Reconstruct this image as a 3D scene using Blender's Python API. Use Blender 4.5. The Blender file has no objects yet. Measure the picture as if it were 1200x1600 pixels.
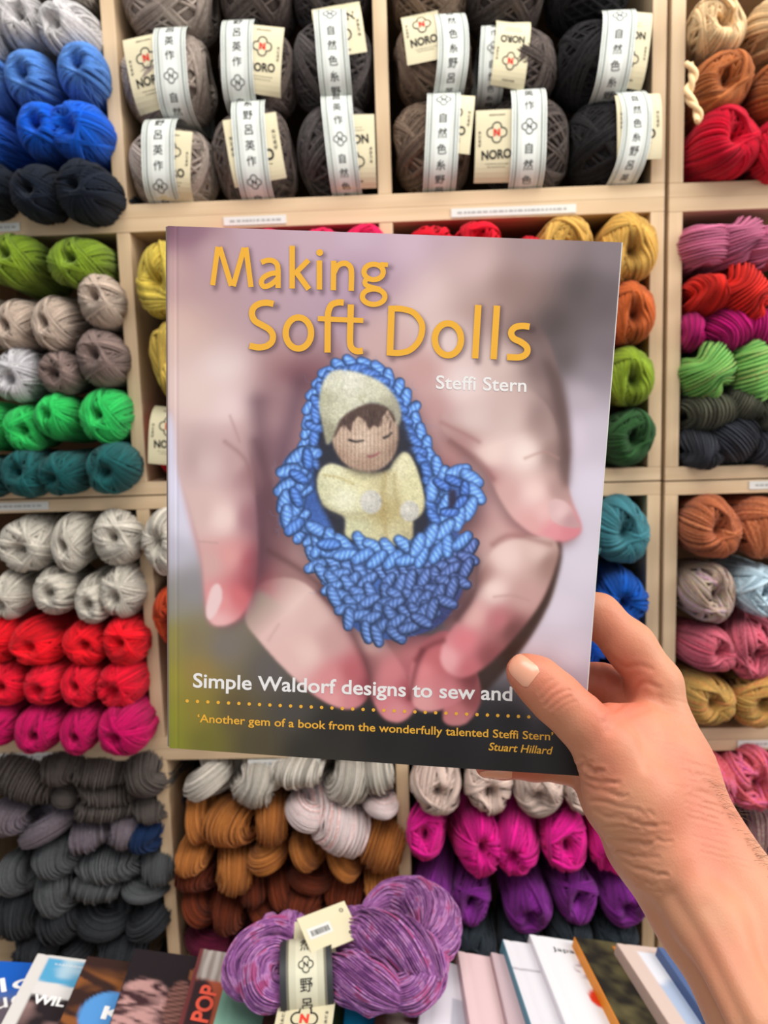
import bpy, math, random
import numpy as np

SC = bpy.context.scene
COL = SC.collection
rnd = random.Random(11)
PI = math.pi

# ---------------------------------------------------------------- camera, world, light, exposure
FPX = 1200.0                       # focal length in pixels of the 1200 x 1600 frame
_d = np.array([300.0, 9550.0, FPX]); _d /= np.linalg.norm(_d)          # direction of plumb lines
_l = np.array([-40300.0, 1020.0, FPX]); _l /= np.linalg.norm(_l)       # direction of the shelf boards
_r = -(_l - _d * (_l @ _d)); _r /= np.linalg.norm(_r)
ROT = np.array([_r, np.cross(_r, _d), -_d])                            # camera axes -> world axes
EYE = np.array([0.0, 0.0, 1.4])


def ray(x, y):
    return ROT @ np.array([x - 600.0, y - 800.0, FPX])


def at(x, y, Y):
    """point of the plane world-Y = Y seen at pixel x, y"""
    v = ray(x, y)
    return EYE + v * (Y / v[1])


def at_z(x, y, Z):
    """point of the horizontal plane world-Z = Z seen at pixel x, y"""
    v = ray(x, y)
    return EYE + v * ((Z - EYE[2]) / v[2])


def at_depth(x, y, D):
    """point at distance D along the viewing axis seen at pixel x, y"""
    return EYE + ray(x, y) * (D / FPX)


def px_size(p):
    """size in metres of one pixel at world point p"""
    return float((ROT.T @ (np.asarray(p) - EYE))[2]) / FPX


from mathutils import Matrix, Vector, Euler
cam = bpy.data.cameras.new('camera')
cam.sensor_fit = 'VERTICAL'; cam.sensor_height = 36.0; cam.sensor_width = 27.0
cam.lens = 36.0 * FPX / 1600.0
cam.clip_start = 0.02
cam.dof.use_dof = True
cam.dof.focus_distance = 0.372
cam.dof.aperture_fstop = 12.0
cam_ob = bpy.data.objects.new('camera', cam)
M = Matrix.Identity(4)
for i, v in enumerate((ROT[:, 0], -ROT[:, 1], -ROT[:, 2])):
    for k in range(3):
        M[k][i] = v[k]
M.translation = Vector(EYE)
cam_ob.matrix_world = M
COL.objects.link(cam_ob)
SC.camera = cam_ob

world = bpy.data.worlds.new('shop_daylight')
SC.world = world
world.use_nodes = True
bg = world.node_tree.nodes['Background']
bg.inputs[0].default_value = (0.93, 0.96, 1.0, 1)
bg.inputs[1].default_value = 0.55


def area(name, loc, target, size, power, colour):
    l = bpy.data.lights.new(name, 'AREA')
    l.shape = 'RECTANGLE'; l.size = size[0]; l.size_y = size[1]
    l.energy = power; l.color = colour
    o = bpy.data.objects.new(name, l)
    o.location = loc
    o.rotation_euler = (Vector(target) - Vector(loc)).to_track_quat('-Z', 'Y').to_euler()
    COL.objects.link(o)


area('ceiling_light', (0.2, 0.15, 2.75), (0.0, 0.75, 1.1), (1.6, 0.9), 26, (1.0, 0.97, 0.92))
area('shop_window', (2.1, 0.0, 2.2), (0.1, 0.7, 1.3), (1.2, 1.6), 34, (1.0, 0.98, 0.95))

SC.view_settings.view_transform = 'Standard'
SC.view_settings.look = 'None'
SC.view_settings.gamma = 1.0
SC.view_settings.use_curve_mapping = False
SC.view_settings.exposure = 0.32


# ---------------------------------------------------------------- helpers
def lin(c):
    out = []
    for v in c[:3]:
        v = v / 255.0
        out.append(v / 12.92 if v <= 0.04045 else ((v + 0.055) / 1.055) ** 2.4)
    return (out[0], out[1], out[2], 1.0)


def mesh_from(name, V, F, tint=None, col=None, smooth=True):
    """V (n,3); F list of index arrays, each (m,k)"""
    me = bpy.data.meshes.new(name)
    V = np.asarray(V, np.float32)
    F = [np.asarray(f, np.int32) for f in F if len(f)]
    me.vertices.add(len(V)); me.vertices.foreach_set('co', V.ravel())
    idx = np.concatenate([f.ravel() for f in F])
    starts = []; s = 0
    for f in F:
        starts.append(s + np.arange(len(f)) * f.shape[1]); s += f.size
    me.loops.add(len(idx)); me.loops.foreach_set('vertex_index', idx)
    st = np.concatenate(starts).astype(np.int32)
    me.polygons.add(len(st)); me.polygons.foreach_set('loop_start', st)
    if tint is not None:
        a = me.attributes.new('tint', 'FLOAT', 'POINT'); a.data.foreach_set('value', np.asarray(tint, np.float32))
    if col is not None:
        a = me.attributes.new('print', 'FLOAT_COLOR', 'POINT'); a.data.foreach_set('color', np.asarray(col, np.float32).ravel())
    me.update(calc_edges=True)
    me.validate()
    if smooth:
        me.shade_smooth()
    else:
        me.shade_flat()
    return me


class MB:
    """collects shapes into one mesh"""
    def __init__(self):
        self.V = []; self.F = []; self.T = []; self.n = 0

    def add(self, V, F, tint=0.5):
        V = np.asarray(V, float)
        self.V.append(V)
        for f in F:
            self.F.append(np.asarray(f, int) + self.n)
        self.T.append(np.full(len(V), tint) if np.isscalar(tint) else np.asarray(tint, float))
        self.n += len(V)
        return self

    def box(self, lo, hi, bevel=0.0):
        (x0, y0, z0), (x1, y1, z1) = lo, hi
        if bevel <= 0:
            v = [(x, y, z) for x in (x0, x1) for y in (y0, y1) for z in (z0, z1)]
            f = [(0, 1, 3, 2), (4, 6, 7, 5), (0, 4, 5, 1), (2, 3, 7, 6), (0, 2, 6, 4), (1, 5, 7, 3)]
            return self.add(v, [f])
        import bmesh
        bm = bmesh.new()
        bmesh.ops.create_cube(bm, size=1.0)
        for w in bm.verts:
            w.co = ((x0 + x1) / 2 + w.co.x * (x1 - x0), (y0 + y1) / 2 + w.co.y * (y1 - y0), (z0 + z1) / 2 + w.co.z * (z1 - z0))
        bmesh.ops.bevel(bm, geom=bm.edges[:], offset=bevel, segments=2, profile=0.5, affect='EDGES')
        return self.bm(bm)

    def bm(self, bm):
        bm.verts.index_update()
        V = [tuple(v.co) for v in bm.verts]
        by = {}
        for f in bm.faces:
            by.setdefault(len(f.verts), []).append([v.index for v in f.verts])
        self.add(V, list(by.values()))
        bm.free()
        return self

    def tubes(self, P, N, r, sides=5, closed=False, tint=0.5):
        """P (K,n,3) paths, N (K,n,3) rough normals"""
        P = np.asarray(P, float); N = np.asarray(N, float)
        K, n, _ = P.shape
        if closed:
            T = np.roll(P, -1, 1) - np.roll(P, 1, 1)
        else:
            T = np.gradient(P, axis=1)
        T /= np.linalg.norm(T, axis=2, keepdims=True) + 1e-12
        N = N - T * (N * T).sum(2, keepdims=True)
        N /= np.linalg.norm(N, axis=2, keepdims=True) + 1e-12
        B = np.cross(T, N)
        th = np.arange(sides) * 2 * PI / sides
        r = np.broadcast_to(np.asarray(r, float), (K, n)) if not np.isscalar(r) else np.full((K, n), r)
        V = P[:, :, None] + r[:, :, None, None] * (np.cos(th)[None, None, :, None] * N[:, :, None] + np.sin(th)[None, None, :, None] * B[:, :, None])
        idx = np.arange(K * n * sides).reshape(K, n, sides)
        if closed:
            a = idx; b = np.roll(idx, -1, 1)
        else:
            a = idx[:, :-1]; b = idx[:, 1:]
        q = np.stack([a, np.roll(a, -1, 2), np.roll(b, -1, 2), b], -1).reshape(-1, 4)
        F = [q]
        if not closed:
            F.append(idx[:, 0, ::-1].reshape(-1, sides)); F.append(idx[:, -1].reshape(-1, sides))
        t = np.broadcast_to(np.asarray(tint, float).reshape(-1, 1, 1) if not np.isscalar(tint) else np.array(tint).reshape(1, 1, 1), (K, n, sides)).ravel()
        return self.add(V.reshape(-1, 3), F, t)

    def mesh(self, name, smooth=True):
        return mesh_from(name, np.concatenate(self.V), self.F, np.concatenate(self.T), smooth=smooth)


def put(name, me, mat=None, parent=None):
    o = bpy.data.objects.new(name, me)
    if mat is not None:
        if len(me.materials) == 0:
            me.materials.append(None)
        o.material_slots[0].link = 'OBJECT'
        o.material_slots[0].material = mat
    COL.objects.link(o)
    if parent is not None:
        o.parent = parent
    return o


def part(name, mb, mat, parent=None, smooth=False):
    return put(name, mb.mesh(name, smooth), mat, parent)


def tag(o, label, cat, group=None, kind=None):
    if kind:
        o['kind'] = kind
    if label:
        o['label'] = label
    if cat:
        o['category'] = cat
    if group:
        o['group'] = group
    return o


def thing(name, loc, label, cat, group=None):
    o = bpy.data.objects.new(name, None)
    o.empty_display_size = 0.02
    o.location = loc
    COL.objects.link(o)
    return tag(o, label, cat, group)


# ---------------------------------------------------------------- materials
def nmat(name):
    m = bpy.data.materials.new(name)
    m.use_nodes = True
    nt = m.node_tree
    return m, nt, nt.nodes['Principled BSDF']


def simple(name, c, rough=0.6, spec=0.4, noise=0.06, scale=40.0):
    m, nt, p = nmat(name)
    p.inputs['Roughness'].default_value = rough
    p.inputs['Specular IOR Level'].default_value = spec
    tc = nt.nodes.new('ShaderNodeTexCoord')
    nz = nt.nodes.new('ShaderNodeTexNoise'); nz.inputs['Scale'].default_value = scale
    nt.links.new(tc.outputs['Object'], nz.inputs['Vector'])
    mx = nt.nodes.new('ShaderNodeMix'); mx.data_type = 'RGBA'
    c = lin(c)
    mx.inputs[6].default_value = tuple(v * (1 - noise) for v in c[:3]) + (1,)
    mx.inputs[7].default_value = tuple(min(1, v * (1 + noise)) for v in c[:3]) + (1,)
    nt.links.new(nz.outputs['Fac'], mx.inputs[0])
    nt.links.new(mx.outputs[2], p.inputs['Base Color'])
    return m


def wood(name, c0, c1, axis='X'):
    m, nt, p = nmat(name)
    p.inputs['Roughness'].default_value = 0.55
    p.inputs['Specular IOR Level'].default_value = 0.3
    tc = nt.nodes.new('ShaderNodeTexCoord')
    mp = nt.nodes.new('ShaderNodeMapping')
    s = [60.0, 60.0, 60.0]; s['XYZ'.index(axis)] = 3.0
    mp.inputs['Scale'].default_value = s
    nz = nt.nodes.new('ShaderNodeTexNoise'); nz.inputs['Scale'].default_value = 1.0; nz.inputs['Detail'].default_value = 4
    rp = nt.nodes.new('ShaderNodeValToRGB')
    rp.color_ramp.elements[0].position = 0.3; rp.color_ramp.elements[0].color = lin(c0)
    rp.color_ramp.elements[1].position = 0.7; rp.color_ramp.elements[1].color = lin(c1)
    nt.links.new(tc.outputs['Object'], mp.inputs['Vector']); nt.links.new(mp.outputs[0], nz.inputs['Vector'])
    nt.links.new(nz.outputs['Fac'], rp.inputs['Fac']); nt.links.new(rp.outputs['Color'], p.inputs['Base Color'])
    return m


_yarn = {}


def yarn_mat(key, cols, fuzz=0.3, scale=18.0, sat=1.0):
    """yarn of one dye (or several, when variegated) with strand to strand variation"""
    if key in _yarn:
        return _yarn[key]
    m, nt, p = nmat('yarn_' + key.replace(' ', '_'))
    p.inputs['Roughness'].default_value = 0.85
    p.inputs['Specular IOR Level'].default_value = 0.15
    p.inputs['Sheen Weight'].default_value = fuzz * 0.25
    p.inputs['Sheen Roughness'].default_value = 0.5
    L = nt.links.new
    tc = nt.nodes.new('ShaderNodeTexCoord')
    at_ = nt.nodes.new('ShaderNodeAttribute'); at_.attribute_name = 'tint'
    if not isinstance(cols[0], (tuple, list)):
        cols = [tuple(v * 0.9 for v in cols), cols]
    nz = nt.nodes.new('ShaderNodeTexNoise'); nz.inputs['Scale'].default_value = scale; nz.inputs['Detail'].default_value = 2
    L(tc.outputs['Object'], nz.inputs['Vector'])
    add = nt.nodes.new('ShaderNodeMath'); add.operation = 'MULTIPLY_ADD'
    L(at_.outputs['Fac'], add.inputs[0]); add.inputs[1].default_value = 0.35
    L(nz.outputs['Fac'], add.inputs[2])
    sub = nt.nodes.new('ShaderNodeMath'); sub.operation = 'SUBTRACT'; L(add.outputs[0], sub.inputs[0]); sub.inputs[1].default_value = 0.17
    rp = nt.nodes.new('ShaderNodeValToRGB')
    e = rp.color_ramp.elements
    n = len(cols)
    for i, c in enumerate(cols):
        pos = 0.3 + 0.4 * i / max(1, n - 1)
        el = e[i] if i < 2 else e.new(pos)
        el.position = pos; el.color = lin(c)
    L(sub.outputs[0], rp.inputs['Fac'])
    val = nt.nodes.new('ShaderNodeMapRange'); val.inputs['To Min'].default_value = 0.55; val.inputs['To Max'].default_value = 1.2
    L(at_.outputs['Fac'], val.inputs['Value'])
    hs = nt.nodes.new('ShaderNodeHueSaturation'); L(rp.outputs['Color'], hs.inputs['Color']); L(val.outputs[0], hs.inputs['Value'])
    hs.inputs['Saturation'].default_value = sat
    L(hs.outputs[0], p.inputs['Base Color'])
    n2 = nt.nodes.new('ShaderNodeTexNoise'); n2.inputs['Scale'].default_value = 900.0; n2.inputs['Detail'].default_value = 2
    L(tc.outputs['Object'], n2.inputs['Vector'])
    bp = nt.nodes.new('ShaderNodeBump'); bp.inputs['Strength'].default_value = 0.5; bp.inputs['Distance'].default_value = 0.0008
    L(n2.outputs['Fac'], bp.inputs['Height']); L(bp.outputs[0], p.inputs['Normal'])
    _yarn[key] = m
    return m


MW = wood('birch_board', (190, 162, 128), (210, 184, 150), 'X')
MWV = wood('birch_panel', (190, 162, 128), (210, 184, 150), 'Z')
MBACK = simple('raw_fibreboard', (96, 74, 56), 0.9, 0.1)
MPAPER = simple('label_paper', (206, 204, 198), 0.7, 0.2, 0.02)
MINK = simple('grey_ink', (158, 158, 156), 0.7, 0.2)
MBLACK = simple('black_ink', (34, 32, 32), 0.7, 0.2)
MRED = simple('red_ink', (214, 60, 44), 0.7, 0.2)
# ---------------------------------------------------------------- room and shelves
YF = 1.0                                     # front plane of the shelf crates
tag(part('floor', MB().box((-2.2, -1.5, -0.05), (2.2, 1.60, 0)), wood('floor_board', (150, 120, 92), (176, 146, 116), 'Y')), None, None, kind='structure')
tag(part('wall_back', MB().box((-2.2, 1.50, 0), (2.2, 1.60, 2.9)), simple('white_wall', (225, 222, 215), 0.8, 0.2, 0.02)), None, None, kind='structure')

TOPS = [2.008, 1.657, 1.304, 0.955]          # outer top of each crate row
PITCH = 0.3518
T = 0.0172
XA, XB, XC, XD = -0.350, -0.0167, 0.3205, 0.3430
ROWN = ['top', 'second', 'third', 'bottom']


def strip(parent, x0, x1, y, z0, z1):
    """a paper price strip stuck on the board edge, with a line of print too small to read"""
    s = part('price_strip', MB().box((x0, y - 0.0012, z0), (x1, y, z1)), MPAPER, parent)
    m = MB(); x = x0 + 0.008; zc = (z0 + z1) / 2
    while x < x1 - 0.010:
        w = rnd.uniform(0.002, 0.006)
        m.box((x, y - 0.0016, zc - 0.0012), (x + w, y - 0.0011, zc + 0.0012)); x += w + rnd.uniform(0.0012, 0.003)
    part('fine_print', m, MINK, s)


def crate(z1, xs, row, wide):
    z0 = z1 - PITCH + 0.0006
    lab = ('pale birch three bay shelf crate, %s of the stack left of the dark gap' if wide else
           'pale birch shelf crate, %s of the stack right of the dark gap') % row
    t = thing('shelf_crate', ((xs[0] + xs[-1]) / 2, YF, z0), lab, 'shelf', 'stacked shelf crates')
    L = Vector(t.location)

    def bx(lo, hi): return MB().box(tuple(Vector(lo) - L), tuple(Vector(hi) - L), 0.0009)
    a, b = xs[0] - T / 2, xs[-1] + T / 2
    part('top_board', bx((a, YF, z1 - T), (b, YF + 0.38, z1)), MW, t)
    part('bottom_board', bx((a, YF, z0), (b, YF + 0.38, z0 + T)), MW, t)
    for i, x in enumerate(xs):
        part('side_panel' if i in (0, len(xs) - 1) else 'divider', bx((x - T / 2, YF + (0 if i in (0, len(xs) - 1) else 0.0006), z0 + T), (x + T / 2, YF + 0.378, z1 - T)), MWV, t)
    part('back_panel', bx((a + T, YF + 0.372, z0 + T), (b - T, YF + 0.379, z1 - T)), MBACK, t)
    return t


crates = {}
for k, z in enumerate(TOPS):
    crates['L', k] = crate(z, [XA - 0.3335, XA, XB, XC], ROWN[k], True)
    crates['R', k] = crate(z - 0.001, [XD, XD + 0.336], ROWN[k], False)
zb = TOPS[3] - PITCH
for nm, x0, x1, lb in (('shelf_plinth', XA - 0.342, XC + T / 2, 'wooden plinth under the left shelf crates'), ('shelf_plinth', XD - T / 2, XD + 0.345, 'wooden plinth under the right shelf crates')):
    tag(part(nm, MB().box((x0, YF + 0.01, 0), (x1, YF + 0.37, zb - 0.0015), 0.002), MW), lb, 'plinth')


def label_px(key, x0, x1, y0, y1):
    p0 = at(x0, y1, YF); p1 = at(x1, y0, YF)
    zc = (at((x0 + x1) / 2, (y0 + y1) / 2, YF))[2]
    h = 0.0052
    t = crates[key]; L = t.location
    strip(t, p0[0] - L.x, p1[0] - L.x, 0.0, zc - h - L.z, zc + h - L.z)


label_px(('L', 1), -40, 31, 349, 363)
label_px(('L', 1), 350, 447, 338, 351)
label_px(('L', 1), 705, 900, 322, 337)
label_px(('L', 2), -60, 76, 785, 798)
label_px(('L', 3), -60, 128, 1175, 1189)
label_px(('L', 3), 388, 500, 1185, 1198)
label_px(('R', 2), 1170, 1260, 751, 763)
label_px(('R', 3), 1152, 1270, 1155, 1168)
# ---------------------------------------------------------------- yarn prototypes
def puffy(d, e=2.7):
    """radial distance of a puffed cylinder with unit half sizes in direction d"""
    q = np.abs(d)
    rad = (q[..., 0] ** 2 + q[..., 2] ** 2) ** 0.5
    return (rad ** e + q[..., 1] ** e) ** (-1 / e)


def dimple(d, c, w, depth, cen=(0.0, 0.0)):
    """crater of the pull-hole at the pole -Y (and a soft one at +Y)"""
    h = np.hypot(d[..., 0] - cen[0], d[..., 2] - cen[1])
    return 1 - depth * np.exp(-(h / w) ** 2) * (d[..., 1] < 0)


def wound_ball(seed, fine=1.0, hole=0.27, depth=0.42, thick=0.036, nb=9, e=2.7, taper=0.15, step_up=0.012, side=0.25):
    """ball wound of yarn: layered parallel windings that swirl around a hole facing -Y; half size 1"""
    g = np.random.default_rng(seed)
    mb = MB()
    cen = (g.uniform(-0.12, 0.12), g.uniform(-0.2, 0.05))
    # core
    u = np.linspace(0, PI, 33)[1:-1]; v = np.linspace(0, 2 * PI, 48, endpoint=False)
    U, W = np.meshgrid(u, v, indexing='ij')
    d = np.stack([np.sin(U) * np.cos(W), -np.cos(U), np.sin(U) * np.sin(W)], -1)

    def surf(d, lift=0.0):
        r = puffy(d, e) * dimple(d, 0, hole * 1.25, depth, cen)
        r = r * (1 + 0.05 * np.sin(3 * d[..., 0] + seed) * np.cos(2.5 * d[..., 2] + 2 * seed))
        P = d * (r + lift)[..., None]
        if taper:                                        # squeezed narrower where it sits between the boards
            k = np.clip((P[..., 1] + 0.8) / 0.6, 0, 1)
            k = 1 - taper * k * k * (3 - 2 * k)
            P = P * np.stack([k, np.ones_like(k), k], -1)
        return P
    core = surf(d, -thick * 1.1)
    idx = np.arange(len(u) * 48).reshape(len(u), 48)
    q = np.stack([idx[:-1], np.roll(idx[:-1], -1, 1), np.roll(idx[1:], -1, 1), idx[1:]], -1).reshape(-1, 4)
    ends = surf(np.array([[cen[0], -1, cen[1]], [0, 1.0, 0]]), -thick)
    ends[0] *= 0.98
    V = np.concatenate([core.reshape(-1, 3), ends]); n0 = len(V) - 2
    f1 = np.stack([idx[0], np.full(48, n0), np.roll(idx[0], -1)], -1); f2 = np.stack([idx[-1], np.roll(idx[-1], -1), np.full(48, n0 + 1)], -1)
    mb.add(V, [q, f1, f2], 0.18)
    n = 56
    t = np.linspace(0, 2 * PI, n, endpoint=False)
    layers = [(int(1.15 / thick), 0.0)] + [(None, step_up * (k + 1)) for k in range(nb)]
    for cnt, lift in layers:
        if cnt:
            az = np.arange(cnt) * 2 * PI / cnt + g.uniform(-0.04, 0.04, cnt)
            phi = np.full(cnt, hole * 1.15) + g.uniform(-0.05, 0.08, cnt)
            off = g.uniform(-0.1, 0.1, cnt)
        else:
            m = int(g.integers(7, 13))
            a0 = g.uniform(0, 2 * PI)
            step = thick * 1.55
            k = np.arange(m) - m / 2
            az = a0 + k * step * g.uniform(0.35, 1.0) + g.normal(0, 0.012, m)
            phi = g.uniform(hole * 0.8, hole * 2.2) + k * step * g.uniform(0.0, 0.6)
            off = g.uniform(-side, side) + g.normal(0, 0.02, m)
        # plane normal makes angle phi with the equator
        nrm = np.stack([np.cos(phi) * np.cos(az), np.sin(phi), np.cos(phi) * np.sin(az)], -1)
        ref = np.stack([-np.sin(az), 0 * az, np.cos(az)], -1)
        bb = np.cross(nrm, ref)
        D = (np.cos(t)[None, :, None] * ref[:, None] + np.sin(t)[None, :, None] * bb[:, None]) * np.sqrt(1 - off ** 2)[:, None, None] + off[:, None, None] * nrm[:, None]
        wob = 1 + 0.03 * np.sin(t[None] * g.integers(2, 5) + g.uniform(0, 6, len(az))[:, None])
        D = D / np.linalg.norm(D, axis=2, keepdims=True)
        P = surf(D, lift * wob - 0.01)
        mb.tubes(P, D, thick * g.uniform(0.75, 1.1, len(az))[:, None] * np.ones((1, n)), 5, True, np.clip(g.uniform(0.0, 1.0, len(az)) * 0.7 + g.uniform(0, 0.3), 0, 1))
    return mb.mesh('yarn_ball')


def strands_along(cl, X, Nn, a, b, J, r, tw=0.0, seed=0, core=True, mb=None, wav=0.05):
    """bundle of J strands round an elliptic section (half axes a along X, b along N) carried along centreline cl"""
    g = np.random.default_rng(seed)
    mb = mb or MB()
    n = len(cl)
    s = np.linspace(0, 1, n)
    a = np.broadcast_to(a, (n,)); b = np.broadcast_to(b, (n,))

    def section(th, k):
        ph = th[:, None] + tw * s[None]
        return (cl[None] + (k * a)[..., None] * np.cos(ph)[..., None] * X[None] + (k * b)[..., None] * np.sin(ph)[..., None] * Nn[None]), (np.cos(ph)[..., None] * X[None] + np.sin(ph)[..., None] * Nn[None])
    th = np.arange(J) * 2 * PI / J + g.normal(0, 0.25 / J, J)
    k = 1 + wav * np.sin(s[None] * g.uniform(8, 26, J)[:, None] + g.uniform(0, 6, J)[:, None]) + g.normal(0, 0.035, J)[:, None]
    P, D = section(th, k)
    mb.tubes(P, D, r, 5, False, np.clip(g.normal(0.55, 0.2, J), 0, 1))
    if core:
        K = 20
        th = np.arange(K) * 2 * PI / K
        P, _ = section(th, np.full((K, n), 0.93))
        idx = np.arange(K * n).reshape(K, n)
        q = np.stack([idx[:, :-1], np.roll(idx, -1, 0)[:, :-1], np.roll(idx, -1, 0)[:, 1:], idx[:, 1:]], -1).reshape(-1, 4)
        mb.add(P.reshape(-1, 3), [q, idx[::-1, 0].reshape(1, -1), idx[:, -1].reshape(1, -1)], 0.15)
    return mb


def fold(seed, a=0.62, pinch=0.12, J=58, r=0.028):
    """folded end of a skein facing -Y: strands run up over the rounded end; overall half size about 1 in X and Z"""
    g = np.random.default_rng(seed)
    h = 0.5
    L = 2.6
    y1 = np.linspace(L, 0, 14)[:-1]
    ang = np.linspace(PI / 2, -PI / 2, 22)
    sk = g.uniform(-0.25, 0.25)
    up = np.stack([0 * y1, y1, h + 0 * y1], -1)
    arc = np.stack([0 * ang, -0.55 * np.cos(ang), h * np.sin(ang)], -1)
    dn = np.stack([0 * y1, y1[::-1], -h + 0 * y1], -1)
    cl = np.concatenate([up, arc, dn])
    cl[:, 0] += sk * cl[:, 2] + 0.08 * np.sin(3 * cl[:, 1] + seed)
    n = len(cl)
    Tn = np.gradient(cl, axis=0); Tn /= np.linalg.norm(Tn, axis=1, keepdims=True)
    X = np.tile([1.0, 0, 0], (n, 1)); X -= Tn * (X * Tn).sum(1, keepdims=True); X /= np.linalg.norm(X, axis=1, keepdims=True)
    Nn = np.cross(Tn, X)
    s = np.linspace(-1, 1, n)
    aa = 0.95 * (1 - pinch * np.exp(-(s / 0.12) ** 2)) * (1 - 0.12 * np.abs(s))
    return strands_along(cl, X, Nn, aa, 0.5, J, r, tw=g.uniform(-0.8, 0.8), seed=seed).mesh('yarn_skein')


def rope(seed, turns=1.6, L=4.2, rho=0.5, J=44, r=0.030):
    """twisted hank lying along Y: two ropes wound round each other and joined by a U at the end facing -Y"""
    g = np.random.default_rng(seed)
    ph0 = g.uniform(0, 2 * PI)
    w = turns * 2 * PI / L
    y = np.linspace(L, 0.0, 46)

    def hel(y, s): return np.stack([s * rho * np.cos(w * y + ph0), y, s * rho * np.sin(w * y + ph0)], -1)
    tau = np.linspace(0, PI, 14)[1:-1]
    e = np.array([np.cos(ph0), 0, np.sin(ph0)])
    arc = rho * np.cos(tau)[:, None] * e - 0.9 * rho * np.sin(tau)[:, None] * np.array([0, 1.0, 0])
    cl = np.concatenate([hel(y, 1), arc, hel(y[::-1], -1)])
    n = len(cl)
    Tn = np.gradient(cl, axis=0); Tn /= np.linalg.norm(Tn, axis=1, keepdims=True)
    X = np.zeros((n, 3)); x = np.cross(Tn[0], [0.3, 0.1, 1.0]); x /= np.linalg.norm(x)
    for i in range(n):                                   # parallel transport
        x = x - Tn[i] * (x @ Tn[i]); x /= np.linalg.norm(x); X[i] = x
    Nn = np.cross(Tn, X)
    return strands_along(cl, X, Nn, rho * 1.02, rho * 1.02, J, r, tw=g.choice([-1, 1]) * 5.0, seed=seed).mesh('yarn_skein')


BALLS = [wound_ball(i + 1, hole=h, depth=dp, thick=th, nb=nb) for i, (h, dp, th, nb) in enumerate(
    [(0.26, 0.45, 0.046, 8), (0.22, 0.55, 0.044, 10), (0.3, 0.5, 0.046, 7), (0.2, 0.5, 0.042, 10), (0.28, 0.55, 0.046, 9), (0.24, 0.45, 0.044, 8), (0.34, 0.5, 0.046, 7), (0.18, 0.5, 0.042, 10)])]
SOFT = [wound_ball(i + 60, hole=h, depth=0.4, thick=0.030, nb=14, step_up=0.0045, side=0.12) for i, h in enumerate((0.16, 0.2, 0.13, 0.18, 0.23))]
CHUNK = [wound_ball(i + 40, hole=h, depth=0.5, thick=0.07, nb=8) for i, h in enumerate((0.26, 0.32, 0.22, 0.3))]
FOLDS = [fold(i + 70, pinch=p) for i, p in enumerate((0.05, 0.2, 0.3, 0.1, 0.0))]
THICKF = [fold(i + 170, pinch=p, J=38, r=0.043) for i, p in enumerate((0.1, 0.35, 0.25, 0.0))]
ROPES = [rope(i + 90) for i in range(4)]

ORD = ['leftmost', 'second from left', 'third from left', 'fourth from left', 'fifth from left', 'sixth from left', 'seventh from left']
pick = random.Random(5)


CLAMP = [None]


def fit(X, r):
    """keep a ball or skein clear of the panel it is pushed against"""
    if CLAMP[0] is None:
        return X, r
    lo, hi = CLAMP[0]
    a, b = max(lo, X - r), min(hi, X + r)
    return (a + b) / 2, (b - a) / 2


def balls(mat, words, rowtxt, cell, items, ys=0.985, half=0.075, protos=None, name='yarn_ball', cat='yarn', noun='yarn ball', tilt=0.12):
    """one row of balls; items are pixel centres and half sizes of their faces"""
    protos = protos or BALLS
    n = len(items); made = []
    for i, it in enumerate(items):
        x, y, rx, rz = it[:4]
        ang = it[4] if len(it) > 4 else 0.0
        p = at(x, y, ys); k = px_size(p)
        o = put(name, pick.choice(protos), mat)
        X, R = fit(p[0], rx * k)
        o.location = (X, ys + half * 0.62, p[2])
        o.scale = (R, half, rz * k)
        if abs(rx - rz) < 4 and not ang:
            ang = pick.uniform(-PI, PI)
        o.rotation_euler = (pick.uniform(-tilt, tilt), ang, pick.uniform(-tilt, tilt))
        where = ', ' + ORD[i] + ' in ' + rowtxt
        if n == 1 and rowtxt:
            where = ', in ' + rowtxt
        tag(o, '%s %s%s, %s' % (words, noun, where, cell), cat, '%s yarn balls in the %s' % (words, cell))
        made.append(o)
    return made


def skeins(mat, words, rowtxt, cell, items, ys=0.985, protos=None, names=None, deep=0.055):
    """skein ends; items are (x, y, half width, half height, turn) in pixels; or with a sixth entry 'rope'"""
    n = len(items)
    for i, it in enumerate(items):
        x, y, rx, rz, ang = it[:5]
        p = at(x, y, ys); k = px_size(p)
        ro = len(it) > 5 or (i * 7 + int(x) + int(y)) % 3 == 0
        o = put('yarn_skein', pick.choice((protos or FOLDS) if protos or not ro else ROPES), mat)
        s = deep if not ro else deep * 0.9
        X, R = fit(p[0], rx * k)
        o.location = (X, ys + s * 0.75, p[2])
        o.scale = (R, s, rz * k)
        o.rotation_euler = (pick.uniform(-0.2, 0.2), math.radians(ang), pick.uniform(-0.25, 0.25))
        lab = '%s yarn skein, %s' % (words, ('%s in %s, %s' % (ORD[i], rowtxt, cell)) if n > 1 else ('%s, %s' % (rowtxt, cell)))
        tag(o, lab, 'yarn', '%s skeins in the %s' % (words, cell))


# ---------------------------------------------------------------- the cubbies
def BL(*a_, **k_):
    a_ = a_[:4] + ([(x, y, rx * 1.06, rz * 1.07) for x, y, rx, rz in a_[4]],)
    return balls(*a_, protos=SOFT, **k_)


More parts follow.
